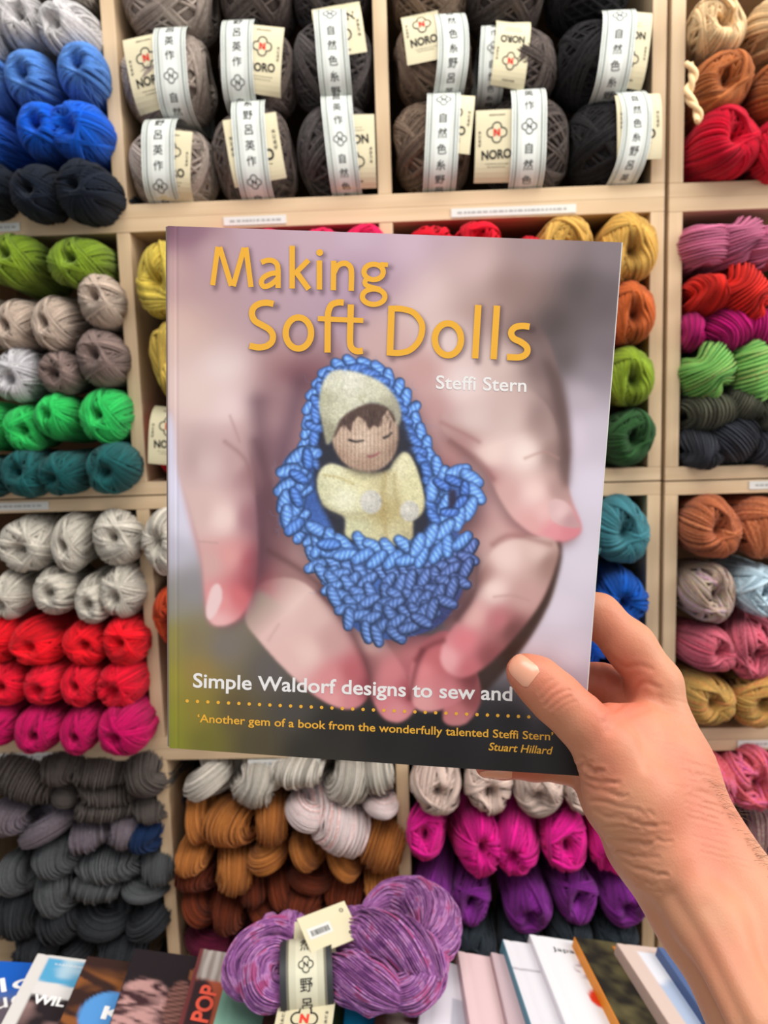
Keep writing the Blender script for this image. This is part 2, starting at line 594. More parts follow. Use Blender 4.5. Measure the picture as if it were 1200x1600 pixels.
c = 'top far-left cubby'
BL(yarn_mat('white', (222, 217, 216), 0.6), 'white fluffy', 'white row', c, [(-22, 62, 42, 46), (40, 45, 38, 44), (117, 44, 46, 46)], half=0.085)
BL(yarn_mat('beige top', (200, 188, 174), 0.5), 'beige', 'row above the white', c, [(20, -42, 42, 44), (110, -45, 44, 44)], half=0.08)
BL(yarn_mat('sky blue', (88, 142, 218), 0.6), 'sky blue fluffy', 'sky blue row', c, [(-22, 135, 38, 42), (52, 125, 40, 46), (126, 125, 40, 44)], half=0.085)
BL(yarn_mat('royal blue', (0, 98, 220), 0.5), 'royal blue fluffy', 'royal blue row', c, [(-16, 212, 42, 44), (60, 210, 38, 44), (132, 208, 45, 46)], ys=0.98, half=0.085)
BL(yarn_mat('navy', (14, 24, 40), 0.3), 'near black navy', 'bottom row', c, [(-20, 298, 46, 44), (60, 296, 42, 44), (140, 299, 48, 48)], ys=0.97, half=0.085)

c = 'second far-left cubby'
BL(yarn_mat('moss green', (132, 160, 36), 0.5), 'moss green fluffy', 'top row', c, [(26, 412, 48, 42), (126, 410, 50, 40)])
BL(yarn_mat('oatmeal', (204, 182, 164), 0.6), 'oatmeal fluffy', 'oatmeal row', c, [(-22, 502, 30, 42), (34, 502, 33, 42), (93, 500, 33, 44), (157, 472, 36, 44)])
BL(yarn_mat('silver', (214, 210, 212), 0.6), 'silver white fluffy', 'row beside the mushroom brown ones', c, [(26, 586, 40, 44)])
BL(yarn_mat('mushroom', (142, 120, 112), 0.5), 'mushroom brown fluffy', 'brown row', c, [(92, 580, 34, 36), (161, 562, 40, 46)])
BL(yarn_mat('emerald', (44, 204, 96), 0.5), 'bright green fluffy', 'bright green row', c, [(-14, 668, 30, 40), (38, 667, 32, 38), (96, 657, 35, 38), (167, 648, 40, 44)])
BL(yarn_mat('teal', (20, 92, 92), 0.4), 'dark teal fluffy', 'bottom row', c, [(-24, 748, 34, 38), (42, 742, 38, 38), (106, 738, 36, 38), (175, 730, 40, 42)], ys=0.975)

c = 'third far-left cubby'
CW = yarn_mat('ivory', (214, 205, 190), 0.5)
BL(CW, 'ivory fluffy', 'upper white row', c, [(38, 848, 46, 44), (113, 843, 29, 46), (178, 845, 40, 46)])
BL(CW, 'ivory fluffy', 'lower white row', c, [(18, 926, 31, 38), (85, 928, 34, 42), (143, 936, 28, 42), (194, 926, 33, 44)])
BL(yarn_mat('scarlet', (250, 14, 34), 0.3), 'scarlet red fluffy', 'upper red row', c, [(2, 992, 34, 40), (65, 1004, 38, 40), (133, 1004, 34, 36), (197, 1004, 36, 40)])
BL(yarn_mat('cherry', (238, 12, 48), 0.3), 'cherry red fluffy', 'lower red row', c, [(8, 1070, 38, 38), (72, 1066, 32, 38), (130, 1070, 32, 36), (196, 1070, 40, 36)], ys=0.98)
BL(yarn_mat('raspberry', (204, 0, 94), 0.3), 'raspberry pink fluffy', 'bottom row', c, [(-10, 1132, 36, 38), (60, 1136, 38, 38), (125, 1136, 32, 36), (198, 1138, 42, 44)], ys=0.97)

c = 'bottom far-left cubby'
G1 = yarn_mat('taupe grey', [(66, 58, 54), (104, 94, 88), (84, 76, 72)], 0.3, 26)
G2 = yarn_mat('grey lilac', [(96, 86, 92), (150, 134, 142), (84, 84, 96)], 0.3, 26)
G3 = yarn_mat('steel grey', [(66, 68, 70), (102, 104, 106), (84, 84, 86)], 0.3, 26)
G4 = yarn_mat('charcoal grey', [(36, 38, 42), (62, 64, 68)], 0.2, 26)
skeins(G1, 'taupe grey', 'top row', c, [(30, 1225, 50, 42, 25), (88, 1205, 40, 30, 0), (150, 1212, 46, 26, 5), (222, 1220, 34, 42, -20)])
skeins(G1, 'taupe grey', 'row below the top', c, [(92, 1252, 26, 34, 0), (155, 1238, 46, 26, 4), (155, 1276, 48, 24, 4), (222, 1268, 28, 22, 0)], ys=0.99)
skeins(G2, 'lilac grey speckled', 'lilac row', c, [(10, 1290, 28, 30, 0), (62, 1308, 52, 34, -30), (128, 1315, 32, 24, -15), (184, 1306, 28, 30, 10)])
skeins(yarn_mat('dark denim', (18, 48, 92), 0.3), 'dark denim blue', 'the only blue one beside the divider', c, [(228, 1310, 27, 30, 0)])
skeins(G3, 'steel grey', 'upper steel row', c, [(78, 1352, 36, 32, -20), (162, 1366, 54, 32, -8), (236, 1360, 26, 28, 0)])
skeins(G3, 'steel grey', 'lower steel row', c, [(14, 1384, 36, 34, 0), (76, 1404, 34, 38, -25), (145, 1402, 38, 26, 8), (222, 1398, 40, 26, 0)], ys=0.98)
skeins(G4, 'charcoal', 'bottom row', c, [(14, 1448, 36, 40, 0), (84, 1452, 36, 36, -25), (148, 1452, 44, 36, 8), (224, 1450, 42, 34, 0)], ys=0.98)
skeins(G4, 'charcoal', 'lowest row', c, [(46, 1498, 38, 28, 0), (110, 1500, 36, 28, 0), (180, 1494, 40, 26, 0)], ys=0.98)

c = 'cubby left of book'
balls(yarn_mat('lemon', (228, 200, 84), 0.3), 'lemon yellow', 'top of the column', c, [(258, 438, 42, 62)], half=0.07)
balls(yarn_mat('straw', (208, 176, 78), 0.3), 'straw yellow', 'the column under lemon', c, [(268, 562, 42, 64)], half=0.07)
balls(yarn_mat('hot pink', (236, 20, 86), 0.2), 'hot pink', 'row above the book', c, [(510, 392, 42, 38), (566, 392, 42, 40)])
c = 'cubby behind book corner'
balls(yarn_mat('bright red', (232, 8, 40), 0.2), 'bright red', 'row above the book', c, [(667, 388, 44, 41), (752, 386, 40, 40)])
MU = yarn_mat('mustard', (222, 172, 84), 0.3)
balls(MU, 'mustard yellow', 'top row', c, [(884, 384, 48, 48), (982, 387, 48, 55)], protos=CHUNK)
balls(yarn_mat('burnt orange', (200, 98, 44), 0.3), 'burnt orange', 'the right edge column', c, [(985, 492, 40, 50)], protos=CHUNK)
balls(yarn_mat('olive green', (136, 160, 40), 0.3), 'olive green', 'the right edge column', c, [(984, 590, 40, 48)], protos=CHUNK)
balls(yarn_mat('bottle green', (42, 84, 40), 0.3), 'bottle green', 'the right edge column, lowest', c, [(980, 688, 40, 46)], protos=CHUNK)

c = 'third cubby left of book'
balls(CW, 'ivory', 'a sliver left of the book', c, [(266, 850, 34, 52)])
balls(yarn_mat('dark orange', (196, 66, 24), 0.3), 'dark orange', 'a sliver left of the book', c, [(276, 960, 28, 52)])
c = 'third cubby beside the hand'
balls(yarn_mat('petrol blue', (64, 128, 138), 0.4), 'petrol blue', 'petrol row', c, [(905, 838, 40, 48), (972, 832, 44, 56)], protos=CHUNK[:2] + BALLS[:2])
balls(yarn_mat('cobalt', (4, 84, 178), 0.3), 'cobalt blue', 'upper blue row', c, [(908, 935, 34, 44), (970, 935, 40, 46)])
balls(yarn_mat('cobalt deep', (0, 74, 178), 0.3), 'cobalt blue', 'lower blue row', c, [(912, 1015, 38, 42), (978, 1010, 36, 40)])

c = 'bottom cubby under the book'
WH = yarn_mat('natural white', [(196, 188, 174), (226, 217, 204)], 0.4)
PWH = yarn_mat('blush white', [(240, 228, 226), (234, 206, 204), (244, 236, 234), (214, 150, 140)], 0.4, 30)
skeins(WH, 'natural white', 'top white row', c, [(318, 1230, 40, 40, 0), (392, 1234, 34, 44, 20), (468, 1218, 42, 30, 0), (541, 1230, 30, 44, 18), (594, 1222, 24, 34, -15)])
skeins(PWH, 'blush speckled white', 'blush row', c, [(474, 1284, 34, 38, 15), (528, 1306, 46, 40, 30), (592, 1272, 28, 24, 0)], ys=0.97)
OC = yarn_mat('ochre', [(170, 98, 40), (206, 132, 62)], 0.4, 26)
skeins(OC, 'ochre brown', 'upper ochre row', c, [(303, 1293, 28, 38, 0), (358, 1302, 38, 36, 0), (419, 1296, 26, 40, 5)], ys=0.985)
skeins(OC, 'ochre brown', 'lower ochre row', c, [(299, 1346, 24, 24, 0), (357, 1374, 28, 38, 10), (413, 1352, 34, 32, 15), (473, 1348, 34, 30, 25), (535, 1360, 32, 28, 0), (598, 1336, 34, 46, 20), (598, 1392, 32, 22, 0)], ys=0.98)
RU = yarn_mat('rust', [(92, 36, 14), (132, 56, 26)], 0.3, 26)
skeins(RU, 'rust brown', 'upper rust row', c, [(306, 1384, 28, 24, 0), (386, 1400, 20, 24, 0), (432, 1402, 34, 28, 0), (480, 1392, 36, 26, 10), (542, 1408, 32, 28, 0)], ys=0.99)
skeins(RU, 'rust brown', 'lower rust row', c, [(308, 1432, 30, 36, -15), (356, 1436, 24, 34, 0), (404, 1436, 30, 26, 0), (476, 1430, 34, 28, 0)], ys=0.985)
skeins(yarn_mat('plum wine', (112, 20, 56), 0.3), 'plum wine', 'bottom row', c, [(320, 1486, 40, 30, 0), (398, 1484, 40, 30, 0), (474, 1482, 38, 30, 0), (580, 1440, 36, 30, 0)], ys=0.99)

c = 'bottom cubby left of the wrist'
balls(yarn_mat('rose beige', (216, 190, 176), 0.5), 'rose beige', 'beige row', c, [(684, 1230, 40, 42), (766, 1234, 40, 42), (846, 1234, 40, 42), (918, 1230, 34, 40)])
balls(yarn_mat('magenta pink', (234, 20, 148), 0.4), 'magenta pink', 'pink row', c, [(673, 1308, 31, 44), (741, 1322, 37, 54), (812, 1312, 37, 48), (884, 1312, 38, 50), (952, 1316, 32, 48), (996, 1312, 20, 46)], tilt=0.2)
balls(yarn_mat('violet', (130, 34, 140), 0.4), 'violet purple', 'purple row', c, [(682, 1394, 34, 42), (742, 1408, 32, 40), (820, 1404, 38, 44), (895, 1402, 38, 44), (967, 1400, 36, 42)], tilt=0.2)
balls(yarn_mat('slate', (38, 46, 54), 0.3), 'dark slate', 'bottom row', c, [(672, 1472, 34, 36), (744, 1470, 36, 36), (815, 1470, 36, 36), (888, 1466, 38, 36), (962, 1466, 36, 40)])

CLAMP[0] = (XD + T / 2 + 0.003, XD + 0.32)
c = 'top far-right cubby'
cream_balls = balls(yarn_mat('cream', (250, 212, 160), 0.3), 'cream', 'cream row', c, [(1118, 42, 48, 46), (1212, 46, 44, 48)], protos=CHUNK)
balls(yarn_mat('caramel', (182, 104, 54), 0.3), 'caramel brown', 'caramel row', c, [(1126, 134, 52, 48), (1222, 144, 48, 48)], protos=CHUNK)
balls(yarn_mat('crimson', (206, 8, 44), 0.2), 'crimson red', 'crimson row', c, [(1124, 230, 54, 54), (1222, 238, 44, 48)], protos=CHUNK)
# loose end of cream yarn hanging over the caramel ball
tt = np.linspace(0, 1, 26)
pts = np.array([at(1074 + 6 * math.sin(9 * t) + 14 * t * (1 - 0.2 * t), 100 + 92 * t, 0.925) for t in tt])
two = np.stack([pts + np.stack([0.0026 * np.cos(14 * tt), -0.002 + 0.0026 * np.sin(14 * tt), 0 * tt], -1), pts - np.stack([0.0026 * np.cos(14 * tt), 0.002 + 0.0026 * np.sin(14 * tt), 0 * tt], -1)])
mb = MB(); mb.tubes(two, np.tile([0.0, -1, 0], (2, 26, 1)), 0.0032, 8, False, [0.5, 0.8])
tail = part('yarn_tail', mb, yarn_mat('cream', (250, 212, 160), 0.3), cream_balls[0], smooth=True)
tail.matrix_parent_inverse = (Matrix.LocRotScale(cream_balls[0].location, cream_balls[0].rotation_euler, cream_balls[0].scale)).inverted()
tail['label'] = 'loose twisted yarn end'

c = 'second far-right cubby'
PK = yarn_mat('dusty pink', [(188, 92, 130), (216, 124, 158), (204, 104, 140)], 0.5, 30)
skeins(PK, 'dusty pink', 'top row', c, [(1103, 382, 40, 46, 78), (1156, 372, 34, 46, 80), (1206, 378, 34, 46, 95)], protos=THICKF)
RS = yarn_mat('flame red', [(200, 24, 14), (236, 48, 34)], 0.3, 30)
skeins(RS, 'flame red', 'red row', c, [(1102, 460, 38, 30, 4), (1172, 452, 44, 40, 50)], ys=0.975, protos=THICKF)
skeins(yarn_mat('fuchsia', [(164, 0, 92), (210, 8, 128)], 0.4, 30), 'fuchsia', 'fuchsia row', c, [(1086, 514, 26, 32, 10), (1143, 516, 36, 38, -30), (1204, 516, 34, 34, 10)], protos=THICKF)
skeins(yarn_mat('apple green', [(84, 170, 78), (124, 206, 106), (150, 200, 90), (110, 186, 100), (150, 110, 70)], 0.4, 40), 'apple green flecked', 'green row', c, [(1110, 576, 46, 46, 60), (1190, 576, 46, 40, 80)], ys=0.975, protos=THICKF)
skeins(yarn_mat('moss grey', [(60, 60, 48), (96, 96, 78)], 0.4, 30), 'moss grey', 'grey row', c, [(1112, 646, 44, 34, -6), (1170, 632, 30, 32, 30), (1214, 644, 30, 32, 0)], protos=THICKF)
skeins(yarn_mat('ink slate', [(36, 38, 46), (60, 62, 72)], 0.4, 30), 'ink slate', 'bottom row', c, [(1098, 700, 36, 34, 8), (1160, 692, 36, 40, -40), (1216, 700, 32, 34, 0)], protos=THICKF)

c = 'third far-right cubby'
balls(yarn_mat('rust mix', [(120, 62, 38), (196, 108, 66), (160, 84, 50), (206, 128, 84)], 0.4, 26), 'variegated rust', 'rust row', c, [(1108, 828, 48, 52), (1190, 826, 44, 50)], protos=CHUNK)
balls(yarn_mat('rainbow mix', [(110, 140, 80), (190, 120, 170), (214, 190, 90), (120, 150, 170), (176, 90, 130)], 0.4, 45), 'multicoloured pastel', 'second row, left end', c, [(1106, 932, 44, 48)], protos=CHUNK)
balls(yarn_mat('ice blue', [(150, 178, 192), (196, 216, 226)], 0.5, 26), 'ice blue', 'second row, right end', c, [(1184, 922, 44, 42)], protos=CHUNK)
balls(yarn_mat('rose mix', [(160, 48, 70), (216, 112, 128), (190, 70, 92)], 0.4, 26), 'variegated rose', 'rose row', c, [(1100, 1020, 42, 38), (1184, 1012, 48, 48)], protos=CHUNK)
balls(yarn_mat('mustard mix', [(150, 108, 52), (204, 166, 88), (186, 140, 70), (176, 96, 60)], 0.4, 30), 'variegated mustard', 'bottom row', c, [(1102, 1094, 44, 44), (1192, 1096, 48, 46)], protos=CHUNK)

c = 'bottom far-right cubby'
balls(yarn_mat('coral mix', [(186, 50, 80), (232, 92, 92), (222, 112, 132), (178, 70, 130)], 0.4, 26), 'variegated coral', 'coral row', c, [(1100, 1222, 42, 50), (1178, 1218, 46, 50)], protos=CHUNK, ys=0.98)
balls(yarn_mat('mauve mix', [(74, 34, 44), (140, 100, 104), (104, 52, 68), (150, 130, 116)], 0.4, 30), 'variegated mauve', 'mauve row', c, [(1102, 1320, 44, 44), (1192, 1320, 46, 46)], protos=CHUNK)
balls(yarn_mat('burgundy', [(92, 28, 36), (136, 50, 58)], 0.3, 30), 'burgundy', 'bottom row', c, [(1082, 1410, 38, 42), (1166, 1410, 42, 42)], protos=CHUNK)

CLAMP[0] = None
# ---------------------------------------------------------------- flat lettering
_glyph = {}


def glyphs(body, bold=0.0, shear=0.0):
    """flat triangles of a word: (n,2) points and faces; cap height near 0.7"""
    key = (body, bold, shear)
    if key in _glyph:
        return _glyph[key]
    cu = bpy.data.curves.new('lettering', 'FONT')
    cu.body = body; cu.resolution_u = 4; cu.offset = bold; cu.shear = shear
    ob = bpy.data.objects.new('lettering', cu)
    COL.objects.link(ob)
    dg = bpy.context.evaluated_depsgraph_get()
    me = ob.evaluated_get(dg).to_mesh()
    V = np.zeros(len(me.vertices) * 3); me.vertices.foreach_get('co', V)
    V = V.reshape(-1, 3)[:, :2].copy()
    by = {}
    for f in me.polygons:
        by.setdefault(len(f.vertices), []).append(list(f.vertices))
    F = [np.array(v) for v in by.values()]
    ob.evaluated_get(dg).to_mesh_clear()
    bpy.data.objects.remove(ob); bpy.data.curves.remove(cu)
    _glyph[key] = (V, F)
    return V, F


def ring2(r0, r1, cx=0, cy=0, a0=0, a1=2 * PI, n=20):
    t = np.linspace(a0, a1, n)
    V = np.concatenate([np.stack([cx + r * np.cos(t), cy + r * np.sin(t)], -1) for r in (r0, r1)])
    i = np.arange(n - 1)
    return V, [np.stack([i, i + n, i + n + 1, i + 1], -1)]


def emblem(mb, f, cx, cy, s, letter):
    """four-petalled crest with a slanted letter; f maps flat points to 3-D"""
    for k in range(4):
        a = PI / 4 + k * PI / 2
        V, F = ring2(0.30 * s, 0.40 * s, cx + 0.42 * s * math.cos(a + PI / 4), cy + 0.42 * s * math.sin(a + PI / 4), a + PI / 4 - 1.9, a + PI / 4 + 1.9, 14)
        mb.add(f(V), F)
    if letter:
        V, F = glyphs('N', 0.03)
        c = (V.max(0) + V.min(0)) / 2
        mb.add(f((V - c) * s * 0.75 + [cx, cy]), F)


def flatword(mb, f, body, cx, cy, h, bold=0.0, rot=0.0, width=None, shear=0.0):
    """word centred at cx, cy with height h"""
    V, F = glyphs(body, bold, shear)
    lo, hi = V.min(0), V.max(0)
    V = (V - (lo + hi) / 2) * (h / (hi[1] - lo[1]))
    if width:
        V[:, 0] *= width / (V[:, 0].max() - V[:, 0].min())
    c, s = math.cos(rot), math.sin(rot)
    V = np.stack([V[:, 0] * c - V[:, 1] * s + cx, V[:, 0] * s + V[:, 1] * c + cy], -1)
    mb.add(f(V), F)


def bandmat(name, paper, line, edge=None):
    """printed paper band: two fine border lines near each long edge, soft tint outside them"""
    m, nt, p = nmat(name)
    p.inputs['Roughness'].default_value = 0.6
    a = nt.nodes.new('ShaderNodeAttribute'); a.attribute_name = 'tint'
    rp = nt.nodes.new('ShaderNodeValToRGB'); rp.color_ramp.interpolation = 'CONSTANT'
    e = rp.color_ramp.elements
    side = edge or paper
    soft = tuple(v * 0.93 for v in paper)
    half = [(0.0, side), (0.045, line if not edge else edge), (0.075, side), (0.12, line), (0.165, soft), (0.3, paper)]
    stops = half + [(0.7, soft), (0.835, line), (0.88, side), (0.925, line if not edge else edge), (0.955, side)]
    for i, (pos, c) in enumerate(stops):
        el = e[i] if i < 2 else e.new(pos)
        el.position = pos; el.color = lin(c)
    nt.links.new(a.outputs['Fac'], rp.inputs['Fac']); nt.links.new(rp.outputs['Color'], p.inputs['Base Color'])
    return m


MBAND = bandmat('printed_band', (210, 212, 205), (112, 120, 112))
MCARD = simple('cream_card', (206, 195, 162), 0.6, 0.3, 0.02)
BIG = [wound_ball(20 + i, hole=0.42, depth=0.25, thick=0.036, nb=n, e=2.5, taper=0, step_up=0.006) for i, n in enumerate((5, 7, 6))]


def banded(p, a, b, c, mat, label, group, band=None, card=None, seed=0):
    """big ball lying on its side with a printed paper band and a card tucked under it; p = ball centre"""
    g = random.Random(seed)
    t = thing('banded_yarn_ball', (p[0], p[1], p[2] - c), label, 'yarn', group)
    y = put('yarn', g.choice(BIG), mat, t)
    y.location = (0, 0, c)
    y.scale = (b, a, c)
    y.rotation_euler = (0, 0, PI / 2 * g.choice((-1, 1)))
    y.rotation_euler[0] = g.uniform(-0.2, 0.2)
    if not band:
        return t
    x0, kx, w = band[:3]              # centre offset, lean (metres top to middle), width
    bow = band[3] if len(band) > 3 else 0.0
    s = max(0.62, (1 - min(0.95, abs(x0) / a) ** 2.5) ** 0.4) + 0.15
    PW_ = 0.62                        # squarish section of the stiff paper

    th_ = np.linspace(-PI, PI, 1601)
    yy_ = -b * s * np.sign(np.cos(th_)) * np.abs(np.cos(th_)) ** PW_
    zz_ = c * s * 0.93 * np.sign(np.sin(th_)) * np.abs(np.sin(th_)) ** PW_
    len_ = np.r_[0, np.cumsum(np.hypot(np.diff(yy_), np.diff(zz_)))]; len_ -= len_[800]

    def bp(V, lift=0.0):
        """flat band coordinates (across, along) -> on the ball"""
        V = np.asarray(V, float)
        y = np.interp(V[:, 1], len_, yy_); z = np.interp(V[:, 1], len_, zz_)
        r = np.hypot(y, z)
        q_ = np.clip(z / (c * s * 0.93), -1, 1)
        x = x0 + kx * q_ + bow * (1 - q_ ** 2) + V[:, 0]
        return np.stack([x, y * (1 + lift / r), c + z * (1 + lift / r)], -1)
    nu, nv = 29, 96
    u = np.linspace(-w / 2, w / 2, nu); v = np.linspace(len_[0], len_[-1], nv)
    Vg = np.stack(np.meshgrid(u, v, indexing='ij'), -1).reshape(-1, 2)
    idx = np.arange(nu * nv).reshape(nu, nv)
    q = np.stack([idx[:-1, :-1], idx[1:, :-1], idx[1:, 1:], idx[:-1, 1:]], -1).reshape(-1, 4)
    tint = np.repeat((np.linspace(0, 1, nu)), nv)
    bnd = put('paper_band', mesh_from('paper_band', bp(Vg), [q], tint), MBAND, t)
    m = MB()
    seq = list('野呂英作') + ['*'] + list('自然色糸')
    h = w * 0.30; st = w * 0.44
    k0 = g.randint(0, 8)
    L = c * s * 0.93 + b * s * 0.35
    yv = L; k = k0
    while yv > -L:
        ch = seq[k % 9]
        if ch == '*':
            yv -= st * 0.35
            emblem(m, lambda V: bp(V, 0.0004), 0, yv, h * 0.9, True)
            yv -= st * 0.35
        else:
            flatword(m, lambda V: bp(V, 0.0004), ch, 0, yv, h * 0.95, 0.004)
        yv -= st; k += 1
    part('band_lettering', m, MBLACK, bnd)
    if card:
        cx, cz, cw, chh, lean, flip = card                    # centre offset from ball centre, size, lean, upside-down
        slope = 0.10 * min(1.0, abs(cx - x0) / (0.5 * cw))
        f0 = -1 if flip else 1
        extra = 0.007 if abs(x0) > 0.5 * a else 0.0
        cl_, sl_ = math.cos(lean), math.sin(lean)

        def cm(V, lift=0.0):
            """flat card coordinates -> card lying under the band, bent with it"""
            V = np.asarray(V, float)
            x = cx + V[:, 0] * cl_ + V[:, 1] * sl_; z = cz - V[:, 0] * sl_ + V[:, 1] * cl_
            q_ = np.clip(np.abs(z) / (c * s * 0.95), 0, 0.93)
            pr = (1 - q_ ** (2 / PW_)) ** (PW_ / 2)
            return np.stack([x, -(b * s - 0.0014) * pr + slope * np.abs(x - x0 - kx * z / c) - lift - extra, c + z], -1)
        gu, gv = np.linspace(-cw / 2, cw / 2, 9), np.linspace(-chh / 2, chh / 2, 17)
        G = np.stack(np.meshgrid(gu, gv, indexing='ij'), -1).reshape(-1, 2)
        gi = np.arange(9 * 17).reshape(9, 17)
        gq = np.stack([gi[:-1, :-1], gi[1:, :-1], gi[1:, 1:], gi[:-1, 1:]], -1).reshape(-1, 4)
        cb = MB().add(cm(G), [gq]).add(cm(G, -0.0005), [gq[:, ::-1]])
        rim = np.concatenate([gi[:, 0], gi[-1, 1:], gi[-2::-1, -1], gi[0, -2:0:-1]]); rn = np.roll(rim, -1)
        cb.add(np.zeros((0, 3)), [np.stack([rim, rim + 153, rn + 153, rn], -1) - cb.n])
        co = part('card', cb, MCARD, t)

        def cf(V): return cm(np.asarray(V) * f0, 0.0003)
        m = MB(); emblem(m, cf, 0, chh * 0.17, cw * 0.30, False)
        V, F = ring2(cw * 0.05, cw * 0.06, 0, chh * 0.17); m.add(cf(V), F)
        flatword(m, cf, 'NORO', 0, -chh * 0.14, cw * 0.21, 0.035, 0.05, cw * 0.7)
        for k, (yy, ww) in enumerate(((-0.27, 0.5), (-0.31, 0.4))):
            x = -ww / 2
            while x < ww / 2:
                d = g.uniform(0.02, 0.06); V = np.array([[x, yy * chh / cw - 0.006], [x + d, yy * chh / cw - 0.006], [x + d, yy * chh / cw + 0.006], [x, yy * chh / cw + 0.006]]) * cw
                m.add(cf(V), [[(0, 1, 2, 3)]]); x += d + 0.02
        flatword(m, cf, 'MADE IN JAPAN', 0, chh * 0.42, cw * 0.05, 0.02, 0, cw * 0.36)
        for sx in (-0.4, 0.4):
            flatword(m, cf, '毛糸だま', sx * cw, chh * 0.08, cw * 0.07, 0.01, PI / 2, cw * 0.36)
        part('card_lettering', m, MBLACK, co)
        m = MB(); flatword(m, cf, 'N', 0, chh * 0.17, cw * 0.17, 0.06)
        part('red_letter', m, MRED, co)
    return t


N1 = yarn_mat('stone', [(160, 144, 132), (188, 172, 160)], 0.3, 14)
N2 = yarn_mat('grey brown', [(84, 72, 67), (116, 102, 95)], 0.3, 14)
N3 = yarn_mat('charcoal wool', [(60, 54, 54), (92, 84, 82)], 0.3, 14)
N4 = yarn_mat('walnut', [(104, 84, 70), (136, 114, 96)], 0.3, 14)
N5 = yarn_mat('dark umber', [(66, 56, 52), (98, 86, 80)], 0.3, 14)
N6 = yarn_mat('soft black', [(26, 24, 26), (44, 41, 42)], 0.2, 14)
CB, CC = 'top cubby above the book title', 'top cubby below nothing but the frame edge'
BANDED = [
    # mat, words, centre, half size, band (top x, bottom x, width, bow), card (cx, cy, w, h, lean deg, flip)
    (N1, 'stone beige', 'middle row with card on its left', (258, 119, 77, 70), (279, 280, 51, 0), (243, 125, 66, 108, -8, 0)),
    (N2, 'grey brown', 'middle row with card on its right', (397, 104, 66, 68), (381, 376, 50, 0), (416, 108, 62, 100, 7, 0)),
    (N3, 'charcoal', 'middle row, band near its centre', (516, 92, 70, 70), (520, 526, 50, 0), (534, 62, 76, 90, -7, 1)),
    (N1, 'stone beige', 'bottom row with band left of card', (262, 254, 72, 64), (264, 257, 52, 0), (279, 268, 60, 100, 7, 0)),
    (N2, 'grey brown', 'bottom row, card showing both sides', (396, 237, 70, 76), (396, 402, 52, 0), (405, 246, 84, 98, -7, 0)),
    (N3, 'charcoal', 'bottom row against the divider', (526, 229, 62, 76), (529, 541, 48, 0), (556, 248, 66, 104, 0, 1)),
    (N4, 'walnut brown', 'middle row with card tucked left', (676, 92, 68, 64), (700, 698, 48, 8), (660, 69, 60, 86, -6, 0)),
    (N5, 'dark umber', 'middle row with card upside down', (808, 98, 66, 64), (771, 762, 40, -2), (794, 94, 54, 104, 7, 1)),
    (N6, 'soft black', 'middle row with leaning card', (946, 90, 78, 66), (961, 946, 52, 0), (976, 92, 56, 110, 7, 1)),
    (N4, 'walnut brown', 'bottom row with card tucked right', (680, 224, 66, 74), (695, 684, 52, 0), (704, 207, 66, 90, 7, 0)),
    (N5, 'dark umber', 'bottom row with full card facing out', (822, 220, 76, 76), (822, 818, 54, 0), (770, 236, 66, 104, 2, 0)),
    (N6, 'soft black', 'bottom row against the side panel', (960, 220, 66, 72), (976, 966, 46, 12), (988, 212, 70, 100, -1, 0)),
    (N1, 'stone beige', 'top row cut by the frame edge', (262, -12, 80, 66), None, None),
    (N2, 'grey brown', 'top row cut by the frame edge', (402, -26, 66, 66), None, None),
    (N3, 'charcoal', 'top row cut by the frame edge', (512, -40, 68, 66), None, None),
    (N4, 'walnut brown', 'top row cut by the frame edge', (668, -34, 68, 64), None, None),
    (N5, 'dark umber', 'top row cut by the frame edge', (797, -26, 68, 66), None, None),
    (N6, 'soft black', 'top row cut by the frame edge', (930, -34, 74, 66), None, None)]
for i, (mt, wd, pl, (x, y, rx, rz), bd, cd) in enumerate(BANDED):
    ys = 1.01
    p = at(x, y, ys); k = px_size(p)
    b = 0.058
    ctr = (p[0], ys + b * 0.55, p[2])
    kb = px_size(at(x, y, ys - 0.03))
    band = card = None
    if bd:
        band = (((bd[0] + bd[1]) / 2 - x) * kb - 0.0 * k, (bd[0] - bd[1]) / 2 * kb, bd[2] * kb, bd[3] * kb)
        card = ((cd[0] - x) * kb, (y - cd[1]) * kb, cd[2] * kb, cd[3] * kb, math.radians(cd[4]), cd[5])
    banded(ctr, rx * k * 0.97, b, rz * k * 0.95, mt, '%s yarn ball, %s' % (wd, pl), 'big banded wool balls in the top cubbies', band, card, i)

p = at(296, 692, 1.01); k = px_size(p); b = 0.05
banded((p[0], 1.01 + b * 0.55, p[2]), 64 * k, b, 58 * k, yarn_mat('bright red', (232, 8, 40), 0.2), 'red yarn ball with a cream card, low beside the left edge of the book', None,
       (4 * k, 0.0, 46 * k), (-24 * k, 12 * k, 60 * k, 88 * k, math.radians(6), 0), 77)

# the rest of the stock behind the held book and the row of books: out of sight from the front, but what the rows in view rest on
HID = 'stock out of sight'


def hidden(mat, words, place, pts, r=40):
    for x, y in pts:
        p = at(x, y, 0.99); k = px_size(p)
        o = put('yarn_ball', pick.choice(BALLS), mat)
        o.location = (p[0], 1.04, p[2]); o.scale = (r * k, 0.075, r * k * 1.03)
        o.rotation_euler = (0, pick.uniform(-PI, PI), 0)
        tag(o, '%s yarn ball out of sight %s' % (words, place), 'yarn', '%s yarn balls %s' % (words, place))


